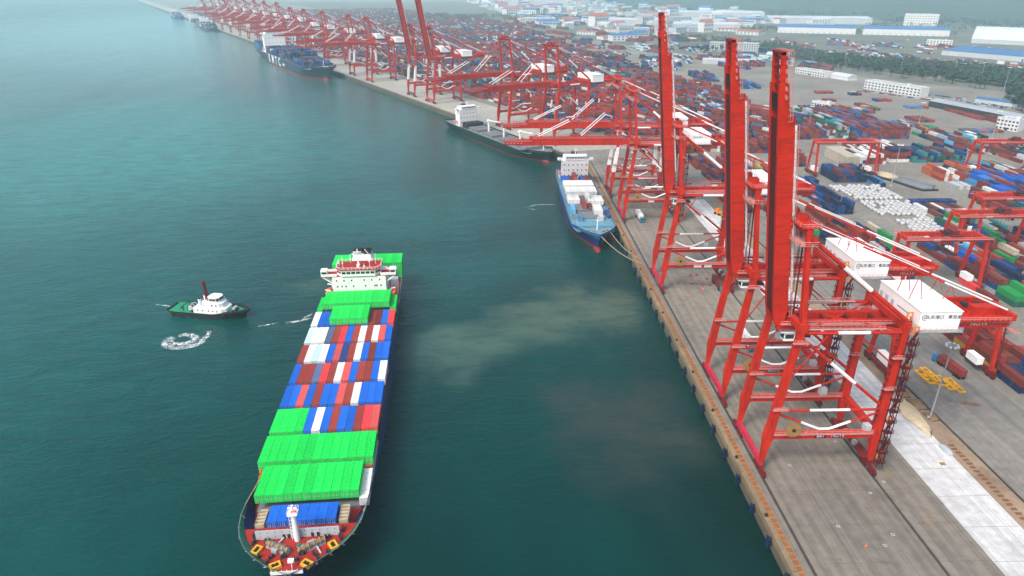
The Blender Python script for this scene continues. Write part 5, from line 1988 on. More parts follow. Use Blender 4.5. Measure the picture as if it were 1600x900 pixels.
cand = [c for c in cand if in_frame(c[1])]
cand.sort(key=lambda c: c[0])
single = [c for c in cand if c[5] != 'far yard'][:150]
sid = set(id(c) for c in single)
seen = {}
for (dist, p, rz, c, L, ph, ix, iy, t, h, nx) in single:
    tier = 'topmost' if t == h - 1 and t else ('ground level' if t == 0 else ('middle' if t == 1 else 'upper middle'))
    lb = f'{tier} {c} container, {ORD[ix]} column, {ORD[iy]} row, {ph}'
    container(c, lb, p, rz, L, 'containers stacked in the yard')
rest = [(p, rz, c, L, 1) for (dist, p, rz, c, L, *_), k in ((c, id(c)) for c in cand) if k not in sid] + [tuple(b) + (1,) * (5 - len(b)) for b in bulk_cont]
keys = list(CC)
vs, fs, mi = [], [], []
for p, rz, c, L, ks_ in rest:
    ca, sa = math.cos(rz), math.sin(rz)
    b0 = len(vs)
    w2, l2 = CW / 2 * ks_, L / 2 * ks_
    for z in (0.02, CH * ks_):
        for lx, ly in ((-w2, -l2), (w2, -l2), (w2, l2), (-w2, l2)):
            vs.append((p[0] + lx * ca - ly * sa, p[1] + lx * sa + ly * ca, p[2] + z))
    fs += [tuple(b0 + i for i in f) for f in ((4, 5, 6, 7), (0, 1, 5, 4), (1, 2, 6, 5), (2, 3, 7, 6), (3, 0, 4, 7))]
    mi += [keys.index(c)] * 5
me = bpy.data.meshes.new('container_stacks')
me.from_pydata(vs, [], fs)
for k in keys:
    me.materials.append(CM[k])
me.polygons.foreach_set('material_index', mi)
me.update()
tag(put('container_stacks', me), kind='stuff')
print('containers', len(single), len(rest))

# far gantries standing in the sea of boxes
gl = [((170, 100), True), ((150, 150), True), ((110, 215), False), ((215, 240), False), ((290, 110), False), ((330, 190), True), ((420, 130), True), ((400, 270), False), ((520, 200), True), ((560, 330), False), ((640, 150), True), ((700, 260), True), ((790, 400), True), ((860, 180), True), ((960, 300), True), ((1040, 480), True), ((1180, 220), True), ((1320, 420), True), ((1500, 300), True)]
place = ['over dark blue boxes behind the raised booms', 'behind the third raised boom', 'in front of the tan paving', 'at the edge of the tan paving', 'right behind the far quay apron', 'in the red stacks behind the bend cranes', 'behind the second lowered boom past the bend', 'at the inland edge of the red stacks', 'behind the pair of dull raised cranes', 'near the inland trees', 'behind the white-legged raised crane', 'deep among hazy red stacks', 'at the hazy inland edge', 'behind the slate ship bow', 'in hazy stacks behind the slate ship', 'hazy, near the pale apartment slabs', 'behind the slate ship tower', 'very hazy, far inland', 'very hazy, behind the farthest ships']
pr = {}
for ((a, n), wl_), ph in zip(gl, place):
    lb = ('white legged' if wl_ else 'dull red') + ' yard gantry ' + ph
    if wl_ not in pr:
        pr[wl_] = make_rtg(lb, q2(a, n, Z), 26, 20, QA, wl_, False)
    else:
        dup(pr[wl_], lb, q2(a, n, Z), QA)

# ------------------------------------------------------------------ wrapped bales, heaps, racks
bm_ = MB()
rings = []
for (w, l, z) in ((1.0, 1.25, 0), (1.2, 1.45, .35), (1.25, 1.5, 1.3), (1.1, 1.3, 1.95), (.6, .8, 2.2)):
    c_ = .72
    rings.append([(-w, -l * c_, z), (-w * c_, -l, z), (w * c_, -l, z), (w, -l * c_, z), (w, l * c_, z), (w * c_, l, z), (-w * c_, l, z), (-w, l * c_, z)])
bm_.loft(rings)
wrap = bm_.mesh('wrap', M['tank'], True)
sb_ = MB()
for y in (-.7, .7):
    sb_.box(-1.29, 1.29, y - .13, y + .13, .3, 1.34)
    sb_.box(-1.16, 1.16, y - .13, y + .13, 1.34, 2.02)
    sb_.box(-.7, .7, y - .13, y + .13, 2.02, 2.24)
strap = sb_.mesh('strap', M['dark'])
kb_ = 0
for ix in range(12):
    for iy in range(26):
        x, y = 234 + ix * 3.35 + R.uniform(-.2, .2), 352 + iy * 4.15 + R.uniform(-.3, .3)
        # a slanted field of bales
        if not (x > 243 - (y - 352) * .06 and x < 262 + (y - 352) * .14 and y < 462) or R.random() < .10:
            continue
        if iy in (8, 9) and ix < 8 or (iy == 17):
            continue
        t2 = 1 if R.random() < .25 else 0
        o = put('wrapped_bale', wrap, None, (x, y, Z), R.uniform(-.12, .12))
        o.scale = (1, 1, R.uniform(.85, 1.15))
        tag(o, 'white plastic wrapped bale with dark straps in the rows beside the yard road', 'bale', 'white wrapped bales in rows')
        put('strap', strap, o)
        kb_ += 1
print('bales', kb_)


def mound(name, pts, hgt, mat, label=None, cat=None, kind=None, seed=0):
    cx = sum(p[0] for p in pts) / len(pts)
    cy = sum(p[1] for p in pts) / len(pts)
    b = MB()
    n = len(pts) * 3
    ring0 = []
    for i in range(n):
        t = i / 3
        k = int(t)
        f = t - k
        p, q = pts[k], pts[(k + 1) % len(pts)]
        ring0.append((p[0] + (q[0] - p[0]) * f, p[1] + (q[1] - p[1]) * f))
    rings = []
    for j, (s, h) in enumerate(((1, 0), (.86, .45), (.62, .85), (.32, 1.0), (.04, 1.02))):
        r = []
        for i, (x, y) in enumerate(ring0):
            nz = noise.noise(Vector((x * .45 + seed, y * .45, j)))
            r.append((cx + (x - cx) * s * (1 + .12 * nz), cy + (y - cy) * s * (1 + .12 * nz), Z + .01 + hgt * h * (1 + .45 * nz)))
        rings.append(r)
    b.loft(rings, 0, cap=True)
    o = b.build(name, mat, None, True)
    return tag(o, label, cat, None, kind)


mound('sand_heap', [(283, 498), (290, 500), (300, 482), (298, 474), (289, 480)], 2.4, M['beige'], 'low beige heap inside the dark netted edge on the yard paving', 'heap')
mound('rubble_heap', [(291, 478), (304, 482), (314, 458), (306, 448), (296, 460)], 1.6, M['deckgrey'], 'grey rubble heap beside the beige heap, fringed by dark netting', 'heap')
b = MB()
edge = [(281.5, 503), (280.5, 496), (284, 482), (290, 466), (294, 452), (297, 445), (308, 445.5)]
for p, q in zip(edge, edge[1:]):
    b.beam((*p, Z + .7), (*q, Z + .7), .8, 1.4)
tag(b.build('netting_fence', M['dark']), 'dark net fence curving round the beige and grey heaps', 'fence')
mound('sand_pile', [(136, 183), (138, 196), (141.5, 199), (143, 188), (141.5, 176), (138.5, 172)], 1.1, M['sand'], 'pale sand pile spilled on the white concrete strip by the nearest crane', 'sand pile', seed=3)
for i, (x, y, r, h) in enumerate(((144.5, 190, 3.2, 1.3), (143.6, 197, 2.6, 1.0), (145.3, 183, 2.4, .9), (144.4, 205, 3.0, 1.2), (145.2, 214, 2.2, .9))):
    mound('spoil_heap', [(x - r * .7, y - r), (x + r * .7, y - r * .8), (x + r * .8, y + r), (x - r * .6, y + r * 1.1)], h, M['spoil'], f'brown spoil heap beside the white strip, {ORD[i]} of five by the lamp mast', 'spoil heap', seed=i * 7)
rm = MB()
for k in range(4):
    rm.box(-.85, .85, -.45 + k * .28, -.37 + k * .28, .02, .10 + .02 * (k % 2))
for k in range(4):
    rm.box(-.8 + k * .5, -.72 + k * .5, -.5, .5, .10, .18)
rm = rm.mesh('reinforcement_cage', M['rust'])
for i in range(44):
    y = 168 - i * 1.75
    o = put('reinforcement_cage', rm, None, (142.6 + R.uniform(-.15, .15), y, Z + .02), R.uniform(-.1, .1))
    tag(o, 'rusty reinforcement cage in the line laid along the soil strip', 'rebar cage', 'rusty reinforcement cages in a line')
# kerb wall between the strip and the road
b = MB()
for i in range(40):
    b.box(147.1, 147.6, 95 + i * 8, 102.85 + i * 8, Z, Z + .35)
tag(b.build('road_kerb', M['joint']), kind='structure')

# yellow spreaders stacked on the road
i = 0
for (x, y, a, lv) in ((157.6, 207.5, .06, 0), (160.3, 206.2, .02, 0), (159.0, 207.2, .05, 1), (162.4, 203.4, .0, 0), (165.0, 201.6, -.04, 0)):
    b = MB()
    for e in (-1.0, 1.0):
        b.box(e - .22, e + .22, -4.6, 4.6, .1, .7)
    for k in (-4.4, -1.5, 1.5, 4.4):
        b.box(-.78, .78, k - .25, k + .25, .12, .65)
    b.box(-.6, .6, -.9, .9, .66, 1.25)
    o = b.build('lifting_spreader', M['yellow'])
    o.location = (x, y, Z + lv * 1.3)
    o.rotation_euler = (0, 0, a)
    tag(o, ['yellow lifting spreader at the far left of the pile by the lamp mast', 'yellow lifting spreader second from left, under the top one', 'yellow lifting spreader lying on top of the pile', 'yellow lifting spreader right of the stacked ones', 'yellow lifting spreader nearest the parked trailer'][i], 'spreader', 'yellow spreaders on the road')
    i += 1
b = MB()
for k in range(7):
    b.tube((160 + k * .7, 190.5 - k * .3, Z + .15), (162.5 + k * .7, 191.8 - k * .35, Z + .15 + .05 * (k % 3)), .16, 5)
tag(b.build('scrap_pipes', M['rust']), 'rusty pipes scattered on the road below the yellow spreaders', 'pipes')
b = MB().box(-.9, .9, -.7, .7, 0, 1.1).box(-.5, .5, -.4, .4, 1.1, 1.6)
o = b.build('generator', M['cabblue'])
o.location = (144.6, 200.5, Z + .8)
tag(o, 'small blue generator beside the brown spoil heaps', 'generator')
b = MB()
b.loft([[(-.6, -2.4, .1), (.6, -2.4, .1), (.6, -2.4, .5), (-.6, -2.4, .5)], [(-1.0, -.5, .05), (1.0, -.5, .05), (1.0, -.5, .8), (-1.0, -.5, .8)], [(-.9, 1.6, .05), (.9, 1.6, .05), (.9, 1.6, .8), (-.9, 1.6, .8)], [(-.15, 3.0, .1), (.15, 3.0, .1), (.15, 3.0, .6), (-.15, 3.0, .6)]])
o = b.build('work_boat', M['grey'])
o.location = (139.2, 165.5, Z)
o.rotation_euler = (0, 0, .1)
tag(o, 'small grey boat lying upturned on the white concrete strip', 'boat')
o = MB().box(-.8, .8, -.6, .6, 0, .12).box(-.7, .7, -.5, .5, .12, .2).build('timber_board', M['brown'])
o.location = (134.5, 159.4, Z + .02)
tag(o, 'brown timber board on the white concrete strip', 'board')


# ------------------------------------------------------------------ trucks
def truck(label, loc, rz, cabm, load=None, L=12.4, hi=0):
    t = thing('truck', label, 'truck', loc, rz, 'trucks on the quay and yard roads')
    # front at -y
    b = MB()
    b.loft([[(-1.2, -L / 2 - 2.6, .55), (1.2, -L / 2 - 2.6, .55), (1.2, -L / 2 - .4, .55), (-1.2, -L / 2 - .4, .55)], [(-1.22, -L / 2 - 2.65, 1.6), (1.22, -L / 2 - 2.65, 1.6), (1.22, -L / 2 - .4, 1.6), (-1.22, -L / 2 - .4, 1.6)], [(-1.12, -L / 2 - 2.35, 2.8), (1.12, -L / 2 - 2.35, 2.8), (1.15, -L / 2 - .4, 2.95), (-1.15, -L / 2 - .4, 2.95)]])
    cb = b.build('cab', cabm, t)
    MB().add([(-1.0, -L / 2 - 2.66, 1.7), (1.0, -L / 2 - 2.66, 1.7), (.95, -L / 2 - 2.42, 2.6), (-.95, -L / 2 - 2.42, 2.6)], [(0, 1, 2, 3)]).build('windscreen', M['glass'], cb)
    b = MB()
    b.box(-.5, .5, -L / 2 - .3, L / 2, .95, 1.25)
    for k in range(6):
        b.box(-1.2, 1.2, -L / 2 + .4 + k * (L - .8) / 5 - .12, -L / 2 + .4 + k * (L - .8) / 5 + .12, 1.0, 1.3)
    b.build('trailer', M['dark'], t)
    b = MB()
    for y in (-L / 2 - 1.7, -L / 2 + .9, -L / 2 + 2.1, L / 2 - 3.2, L / 2 - 2.0, L / 2 - .8):
        for s in (-1, 1):
            b.tube((s * .75, y, .5), (s * 1.2, y, .5), .5, 10)
    b.build('wheel', M['black'], t)
    return t


def truck_load(colour, label, loc, rz, dy=0, L=CL):
    o = container(colour, label, (loc[0] - math.sin(rz) * dy, loc[1] + math.cos(rz) * dy, loc[2] + 1.32), rz, L, 'containers on trucks', True)


TL = (88.6, 392, Z)
truck('teal cab truck carrying a white container on the apron by the small blue ship', TL, 0, M['cabteal'])
truck_load('white', 'white container riding on the teal cab truck by the small blue ship', TL, 0)
TL = (105.9, 290, Z)
truck('teal cab truck under the third crane carrying a rust red container', TL, 0, M['cabteal'])
truck_load('rust red', 'rust red container riding on the truck under the third crane', TL, 0)
TL = (100.4, 236, Z)
truck('truck with a white box load between the second and third cranes', TL, .03, M['cabteal'])
truck_load('white', 'white container on the truck between the second and third cranes', TL, .03)
TL = (169.6, 211.5, Z)
truck('blue cab truck with two short red containers under the nearest yard gantry', TL, math.pi + .1, M['cabblue'])
truck_load('rust red', 'short rust red container at the front of the blue cab truck trailer', TL, math.pi + .1, -3.1, 6.06)
truck_load('brick red', 'short brick red container at the rear of the blue cab truck trailer', TL, math.pi + .1, 3.15, 6.06)
TL = (92.0, 318, Z)
# yellow wheel loader on the far part of the white strip
ld = thing('wheel_loader', 'orange yellow wheel loader on the white strip behind the third crane', 'loader', (139.5, 398, Z), .5)
MB().box(-1.3, 1.3, -2.6, 2.8, .9, 2.2).box(-1.1, 1.1, .2, 1.8, 2.2, 3.6).build('body', M['orange'], ld)
MB().box(-1.5, 1.5, -5.2, -4.2, .3, 1.6).beam((-.8, -2.4, 1.6), (-.8, -4.4, 1.0), .3, .4).beam((.8, -2.4, 1.6), (.8, -4.4, 1.0), .3, .4).build('bucket', M['yellow'], ld)
b = MB()
for y in (-1.7, 1.7):
    for s in (-1, 1):
        b.tube((s * 1.0, y, .8), (s * 1.6, y, .8), .8, 10)
b.build('wheel', M['black'], ld)


# parked cars and vans near the offices
def car_mesh(c, van=False):
    b = MB()
    h = 1.9 if van else 1.45
    b.loft([[(-.9, -2.2, .3), (.9, -2.2, .3), (.9, 2.2, .3), (-.9, 2.2, .3)], [(-.9, -2.2, .85), (.9, -2.2, .85), (.9, 2.2, .85), (-.9, 2.2, .85)]], 0)
    b.loft([[(-.85, -1.2, .85), (.85, -1.2, .85), (.85, 1.9, .85), (-.85, 1.9, .85)], [(-.7, -.5, h), (.7, -.5, h), (.7, 1.5, h), (-.7, 1.5, h)]], 1)
    b.box(-.69, .69, -.48, 1.48, h, h + .03, 0)
    for y in (-1.4, 1.4):
        for s in (-.8, .8):
            b.tube((s - .1, y, .32), (s + .1, y, .32), .32, 8, 2)
    return b.mesh('body', [c, M['glass'], M['black']])


cms = [car_mesh(M['white']), car_mesh(M['grey']), car_mesh(M['black']), car_mesh(M['wall']), car_mesh(M['cabblue']), car_mesh(M['pinkred'])]
for (x0, y0, n, dx, dy, rz) in ((490, 905, 26, 1.5, -3.0, .5), (502, 880, 26, 1.6, -2.9, .5), (470, 900, 14, 2.8, -.4, 0), (540, 858, 22, -.2, -3.2, 1.2), (552, 842, 20, 0, -3.3, 1.2), (565, 830, 18, .4, -3.4, 1.2), (386, 470, 10, 2.6, .2, 0), (384, 484, 10, 2.6, .3, 0), (520, 660, 12, 2.4, .8, .2), (530, 640, 10, 2.4, .6, .2), (404, 556, 16, 2.5, -.9, .3), (408, 566, 16, 2.5, -.9, .3), (414, 576, 15, 2.5, -.9, .3), (575, 815, 14, .5, -3.4, 1.2), (585, 800, 14, .5, -3.4, 1.2), (548, 880, 18, 1.8, -2.6, .5), (300, 655, 9, 2.6, -.4, 0)):
    for i in range(n):
        if R.random() < .18:
            continue
        o = put('parked_car', R.choice(cms), None, (x0 + dx * i + R.uniform(-.3, .3), y0 + dy * i, Z), rz + R.uniform(-.06, .06))
        tag(o, 'small parked car in the rows around the white harbour offices', 'car', 'cars parked around the offices')


# ------------------------------------------------------------------ person
def person(label, loc, rz, suit):
    p = thing('person', label, 'person', loc, rz)
    bmn = bpy.data.meshes.new('body')
    V = [(0, 0, .95), (0, 0, 1.15), (0, 0, 1.4), (0, .01, 1.5), (0, .02, 1.62), (0, .0, 1.72),
         (.10, 0, .90), (.11, -.06, .50), (.11, .05, .08), (.11, -.12, .04),
         (-.10, 0, .90), (-.11, .10, .50), (-.11, .20, .10), (-.11, .06, .05),
         (.20, 0, 1.40), (.25, .03, 1.13), (.24, -.10, .90), (.235, -.14, .80),
         (-.20, 0, 1.40), (-.25, -.04, 1.13), (-.23, -.16, .92), (-.225, -.20, .83)]
    Ed = [(0, 1), (1, 2), (2, 3), (3, 4), (4, 5), (0, 6), (6, 7), (7, 8), (8, 9), (0, 10), (10, 11), (11, 12), (12, 13), (2, 14), (14, 15), (15, 16), (16, 17), (2, 18), (18, 19), (19, 20), (20, 21)]
    rr = [.15, .15, .17, .06, .10, .08, .10, .075, .055, .05, .10, .075, .055, .05, .07, .055, .045, .04, .07, .055, .045, .04]
    bmn.from_pydata(V, Ed, [])
    bmn.materials.append(suit)
    o = put('body', bmn, p)
    md = o.modifiers.new('skin', 'SKIN')
    for sv, r in zip(bmn.skin_vertices[0].data, rr):
        sv.radius = (r, r)
    bmn.skin_vertices[0].data[0].use_root = True
    s = o.modifiers.new('sub', 'SUBSURF')
    s.levels = s.render_levels = 1
    h = MB()
    h.dome((0, .01, 1.66), .125, .145, .15, 10, 4)
    h.box(-.1, .1, -.19, -.1, 1.66, 1.69)
    h.build('helmet', M['orange'], p, True)
    MB().dome((0, -.02, 1.56), .085, .10, .12, 8, 3).build('face', M['skin'], p, True)
    MB().tube((-.17, .0, 1.22), (.17, .0, 1.22), .01, 4).box(-.185, .185, -.165, .165, 1.2, 1.25).build('reflective_band', M['white'], p)
    return p


person('person in orange work suit and helmet walking alone on the apron', (94.1, 126.9, Z), .5, M['hivis'])
person('person in orange work suit standing far off beyond the second crane', (97.2, 284.5, Z), -.6, M['hivis'])
for i, (x, y) in enumerate(((96.5, 303), (99.6, 303.5), (99.0, 291.5), (102.4, 291), (103.4, 299), (94.0, 293))):
    b = MB()
    for k in range(5):
        a = k * 1.3
        b.beam((.45 * math.cos(a), .45 * math.sin(a), .1 + .08 * k), (-.45 * math.cos(a + .5), -.45 * math.sin(a + .5), .14 + .08 * k), .16, .14)
    o = b.build('twist_lock_pile', M['pinkred'])
    o.location = (x, y, Z)
    o.scale = (1.4, 1.4, 1.4)
    tag(o, 'small pile of dull red twist locks on the apron under the third crane', 'lashing gear', 'piles of twist locks')


# ------------------------------------------------------------------ fenders, bollards, masts
fm_ = MB()
fm_.box(-.35, 0, -.9, .9, -1.9, 1.2, 0)
for zz in (-1.0, .8):
    fm_.tube((0, 0, zz), (.9, 0, zz), .6, 10, 1)
fp = fm_.mesh('panel', [M['fenderblue'], M['black']])
for i in range(36):
    y = 108 + i * 12.3
    o = put('quay_fender', fp, None, (71.6, y, 2.6))
    tag(o, f'dark blue fender on the near quay face, {ORD[i] if i < 30 else "thirty-" + ORD[i - 30]} from the bottom of the photo' if i < 30 else 'dark blue fender on the near quay face close to the bend', 'fender', 'fenders on the near quay face')
bm2 = MB()
bm2.tube((0, 0, 0), (0, 0, .5), .28, 8)
bm2.tube((0, 0, .5), (0, 0, .66), .4, 8)
bm2.cbox((0, 0, .04), 1.0, 1.0, .08)
bpm = bm2.mesh('post', M['dark'])
for i in range(18):
    o = put('mooring_bollard', bpm, None, (73.0, 114.5 + i * 24.6, Z + .28))
    tag(o, f'dark mooring bollard on the near quay edge, {ORD[i]} from the bottom of the photo', 'bollard', 'bollards on the near quay edge')
for (x, y) in ((71.9, 146), (71.9, 125.5), (71.9, 171)):
    pass


def mast(label, x, y, h):
    m = thing('light_mast', label, 'light mast', (x, y, Z), R.uniform(0, 1), 'floodlight masts in the yard')
    MB().tube((0, 0, 0), (0, 0, h), .36, 8, 0, .16).build('pole', M['steel'], m)
    b = MB()
    b.tube((0, 0, h - .7), (0, 0, h - .5), 1.5, 10, 0)
    for k in range(8):
        a = 2 * math.pi * k / 8
        b.cbox((1.7 * math.cos(a), 1.7 * math.sin(a), h - .7), .6, .6, .5, 1)
    b.build('lamp_ring', [M['steel'], M['white']], m)
    MB().box(-.7, .7, -.7, .7, 0, .6).build('base', M['wall2'], m)


for lb, x, y, h in (('slim grey floodlight mast between the spoil heaps and the road', 144.6, 182.7, 28.4), ('grey floodlight mast standing in the heaps right of the wrapped bales', 282.6, 459.6, 29.8), ('floodlight mast among trees left of the blue warehouse roof', 669, 1137, 47), ('floodlight mast before the trees below the blue roof', 700, 1047, 35), ('second floodlight mast before the trees below the blue roof', 707, 996, 27), ('tall floodlight mast at the right edge behind the grey shed', 626, 836, 38), ('floodlight mast left of the white three storey block at the right edge', 460, 611, 26), ('floodlight mast on the tan paving', 437, 689, 21), ('floodlight mast left of the white office, by the trees', 542, 1074, 32), ('floodlight mast behind the third raised boom', 229.4, 777.7, 30), ('floodlight mast beyond the second raised boom', 618, 1531, 40), ('slim mast among red boxes behind the gantry', 300, 640, 26)):
    mast(lb, x, y, h)


# ------------------------------------------------------------------ buildings
_win = {}


def office(label, x, y, w, d, floors, rz, wallm=None, roofm=None, nwin=12, cat='building', fh=3.4, parapet=True, door=True):
    o = thing('office_building', label, cat, (x, y, Z), rz)
    h = floors * fh + .6
    wl_ = MB().box(-w / 2, w / 2, -d / 2, d / 2, 0, h)
    wl_ = wl_.build('wall', wallm or M['wall'], o)
    b = MB().box(-w / 2 + .3, w / 2 - .3, -d / 2 + .3, d / 2 - .3, h + .003, h + .05)
    if parapet:
        for (x0, x1, y0, y1) in ((-w / 2 - .1, w / 2 + .1, -d / 2 - .1, -d / 2 + .3), (-w / 2 - .1, w / 2 + .1, d / 2 - .3, d / 2 + .1), (-w / 2 - .1, -w / 2 + .3, -d / 2 + .3, d / 2 - .3), (w / 2 - .3, w / 2 + .1, -d / 2 + .3, d / 2 - .3)):
            b.box(x0, x1, y0, y1, h + .001, h + .9, 1)
    b.box(w * .2, w * .2 + 4, -2, 2, h + .05, h + 2.6, 1)
    b.box(-w * .3, -w * .3 + 2, -1, 1, h + .05, h + 1.4, 1)
    b.build('roof', [roofm or M['asphalt_grey'], wallm or M['wall']], o)
    ww, wh = w / nwin * .55, 1.7
    k = (round(ww, 2), wh)
    if k not in _win:
        _win[k] = MB().cbox((0, 0, 0), ww, .16, wh).mesh('window', M['glass'])
    nd = max(2, int(d / (w / nwin)))
    for f in range(floors):
        z = f * fh + 1.9
        for i in range(nwin):
            xx = -w / 2 + w * (i + .5) / nwin
            put('window', _win[k], wl_, (xx, -d / 2 - .02, z))
        for i in range(nd):
            t = put('window', _win[k], wl_, (-w / 2 - .02, -d / 2 + d * (i + .5) / nd, z))
            t.rotation_euler = (0, 0, rad(90))
    if door:
        MB().box(-1.2, 1.2, -d / 2 - .2, -d / 2 - .08, 0, 2.6).build('door', M['dark'], wl_)
    return o


office('long white three storey harbour office amid parked cars on the tan paving', 524, 893, 84, 15, 3, rad(-68), nwin=16)
office('low white two storey building below the long harbour office, left part', 374, 772, 24, 9, 2, rad(-62), nwin=7)
office('low white annex below the long harbour office, right part', 388, 744, 28, 9, 1, rad(-62), nwin=7, fh=4)
office('white single storey hut row behind the nearest raised boom', 330, 722, 46, 7, 1, rad(-78), nwin=9)
office('small white hut with square windows between the raised booms', 266, 674, 26, 8, 2, rad(-80), nwin=5)
office('white office with rounded hall to its right, left of the tan paving', 495, 1072, 64, 16, 2, rad(-72), nwin=12)
office('white three storey block at the right edge beside the grey shed', 505, 652, 20, 12, 3, rad(-62), nwin=6)
office('pale grey slab block between the raised booms near the trees', 494, 1450, 96, 18, 5, rad(-20), M['wall2'], nwin=20)
office('hazy pink white five storey plant with balconies before the wooded hill', 1376, 2290, 96, 30, 5, rad(-30), M['wall'], nwin=12, fh=7)
office('white striped low office right of the long blue roofed warehouse', 1010, 1590, 50, 14, 3, rad(-35), nwin=8)
office('small white office before the pale apartment slabs', 130, 2450, 80, 20, 5, rad(10), nwin=10)
for i, (x, w, h) in enumerate(((80, 110, 22), (230, 120, 24), (350, 120, 24))):
    b_ = office(f'pale apartment slab at the top edge of the photo, {["left", "middle", "right"][i]} one of three', x, 3960, w, 22, h // 3, rad(4), M['wall'], nwin=14, fh=6.4)


def shed(label, x, y, w, d, h, rz, roofm, wallm, ridge=3.0, curved=False, bays=0, cat='warehouse'):
    o = thing('warehouse', label, cat, (x, y, Z), rz)
    wb = MB().box(-w / 2, w / 2, -d / 2, d / 2, 0, h)
    wob = wb.build('wall', wallm, o)
    b = MB()
    n = 9 if curved else 3
    prof = []
    for i in range(n):
        t = i / (n - 1)
        yy = -d / 2 - .5 + (d + 1) * t
        zz = h + (ridge * math.sin(math.pi * t) if curved else ridge * (1 - abs(2 * t - 1))) + .02
        prof.append((yy, zz))
    vs = [(-w / 2 - .5, yy, zz) for yy, zz in prof] + [(w / 2 + .5, yy, zz) for yy, zz in prof]
    b.add(vs, [(i, i + 1, n + i + 1, n + i) for i in range(n - 1)] + [tuple(range(n)), tuple(range(n, 2 * n))], 0)
    for k in range(1, max(2, int(w / 16))):
        xx = -w / 2 + k * w / max(2, int(w / 16))
        for (ya, za), (yb, zb) in zip(prof, prof[1:]):
            b.beam((xx, ya, za + .1), (xx, yb, zb + .1), .5, .25)
    if not curved:
        b.beam((-w / 2, 0, h + ridge + .2), (w / 2, 0, h + ridge + .2), 1.6, .8)
    b.build('roof', roofm, o)
    if bays:
        dm = MB().cbox((0, 0, 0), 4.4, .2, 4.6).mesh('shutter', M['wall2'])
        for i in range(bays):
            put('shutter_door', dm, wob, (-w / 2 + w * (i + .5) / bays, -d / 2 - .05, 2.4))
    return o


shed('long blue roofed white warehouse right of the trees, left half', 905, 1995, 200, 60, 15, rad(-22), M['roofblue'], M['wall'], 6, bays=14)
shed('long blue roofed white warehouse right of the trees, right half', 1110, 1912, 205, 60, 15, rad(-22), M['roofblue'], M['wall'], 6, bays=14)
shed('broad blue roof at the right edge beyond the dark trees', 985, 1310, 210, 120, 9, rad(-62), M['roofblue'], M['wall2'], 5)
shed('grey roofed long shed beside red trailers at the right', 528, 735, 112, 20, 6.5, rad(-76), M['asphalt_grey'], M['dark'], 2.0)
shed('blue low shed beyond the parked vans at the right', 596, 800, 46, 10, 4, rad(-62), M['roofblue'], M['wall2'], 1.4)
shed('white hall with rounded roof by the left office', 520, 1025, 34, 18, 5, rad(-72), M['roofpale'], M['wall'], 3.5, True)
shed('silver domed store at the right edge before the hill', 1200, 1640, 130, 90, 9, rad(-40), M['roofpale'], M['wall2'], 26, True)
shed('white flat roofed open shed right of the nearest booms', 415, 1235, 90, 26, 7, rad(-15), M['roofpale'], M['wall2'], 1.2)
shed('pale broad warehouse roof behind the third raised boom, nearest', 640, 2160, 190, 110, 16, rad(-12), M['roofpale'], M['wall2'], 4)
shed('pale broad warehouse roof, second behind the third raised boom', 470, 2420, 210, 120, 16, rad(-12), M['roofpale'], M['wall2'], 4)
shed('pale broad warehouse roof, farthest and rightmost beyond the trees', 900, 3000, 420, 160, 16, rad(-12), M['roofpale'], M['wall2'], 4)
shed('pale broad warehouse before the pink white plant', 1120, 2480, 330, 130, 18, rad(-14), M['roofpale'], M['wall2'], 4)
shed('small grey roofed house among the dark trees', 540, 1330, 40, 22, 6, rad(-30), M['roofpale'], M['wall2'], 4)
k = 0
kinds = []
for (roof, wall, nm) in ((M['roofpale'], M['wall'], 'pale roofed'), (M['roofblue'], M['wall'], 'blue roofed'), (M['roofred'], M['wall'], 'red roofed'), (M['asphalt_grey'], M['wall2'], 'grey roofed')):
    b = MB().box(-16, 16, -8, 8, 0, 8, 1)
    b.add([(-16.4, -8.4, 8.02), (16.4, -8.4, 8.02), (16.4, 0, 10.5), (-16.4, 0, 10.5), (16.4, 8.4, 8.02), (-16.4, 8.4, 8.02)], [(0, 1, 2, 3), (3, 2, 4, 5), (0, 3, 5), (1, 4, 2)], 0)
    for i in range(6):
        for z in (2.2, 5.6):
            b.cbox((-13 + i * 5.2, -8.02, z), 2.2, .2, 1.6, 2)
    kinds.append((b.mesh('house', [roof, wall, M['glass']]), nm))
for i in range(430):
    a = R.uniform(900, 4200)
    n = 340 + .40 * a + R.uniform(0, 1) ** 1.3 * 1500
    p = Vector(q2(a, n, Z))
    if not in_frame(p, .03) or (p.x + p.y * .5 > 2250 and p.x > 1150):
        continue
    me, nm = R.choice(kinds)
    o = put('distant_building', me, None, p, R.choice([0.2, -.4, -.9, .5]) + R.uniform(-.1, .1))
    s = R.uniform(.8, 2.2)
    o.scale = (s, s * R.uniform(.8, 1.5), R.uniform(.8, 2.0) * (1 if R.random() < .8 else 2))
    tag(o, f'{nm} low building in the hazy sprawl inland of the container yards', 'building', f'{nm} buildings in the hazy sprawl')

# ------------------------------------------------------------------ trees
leaf_v, leaf_f = [], []


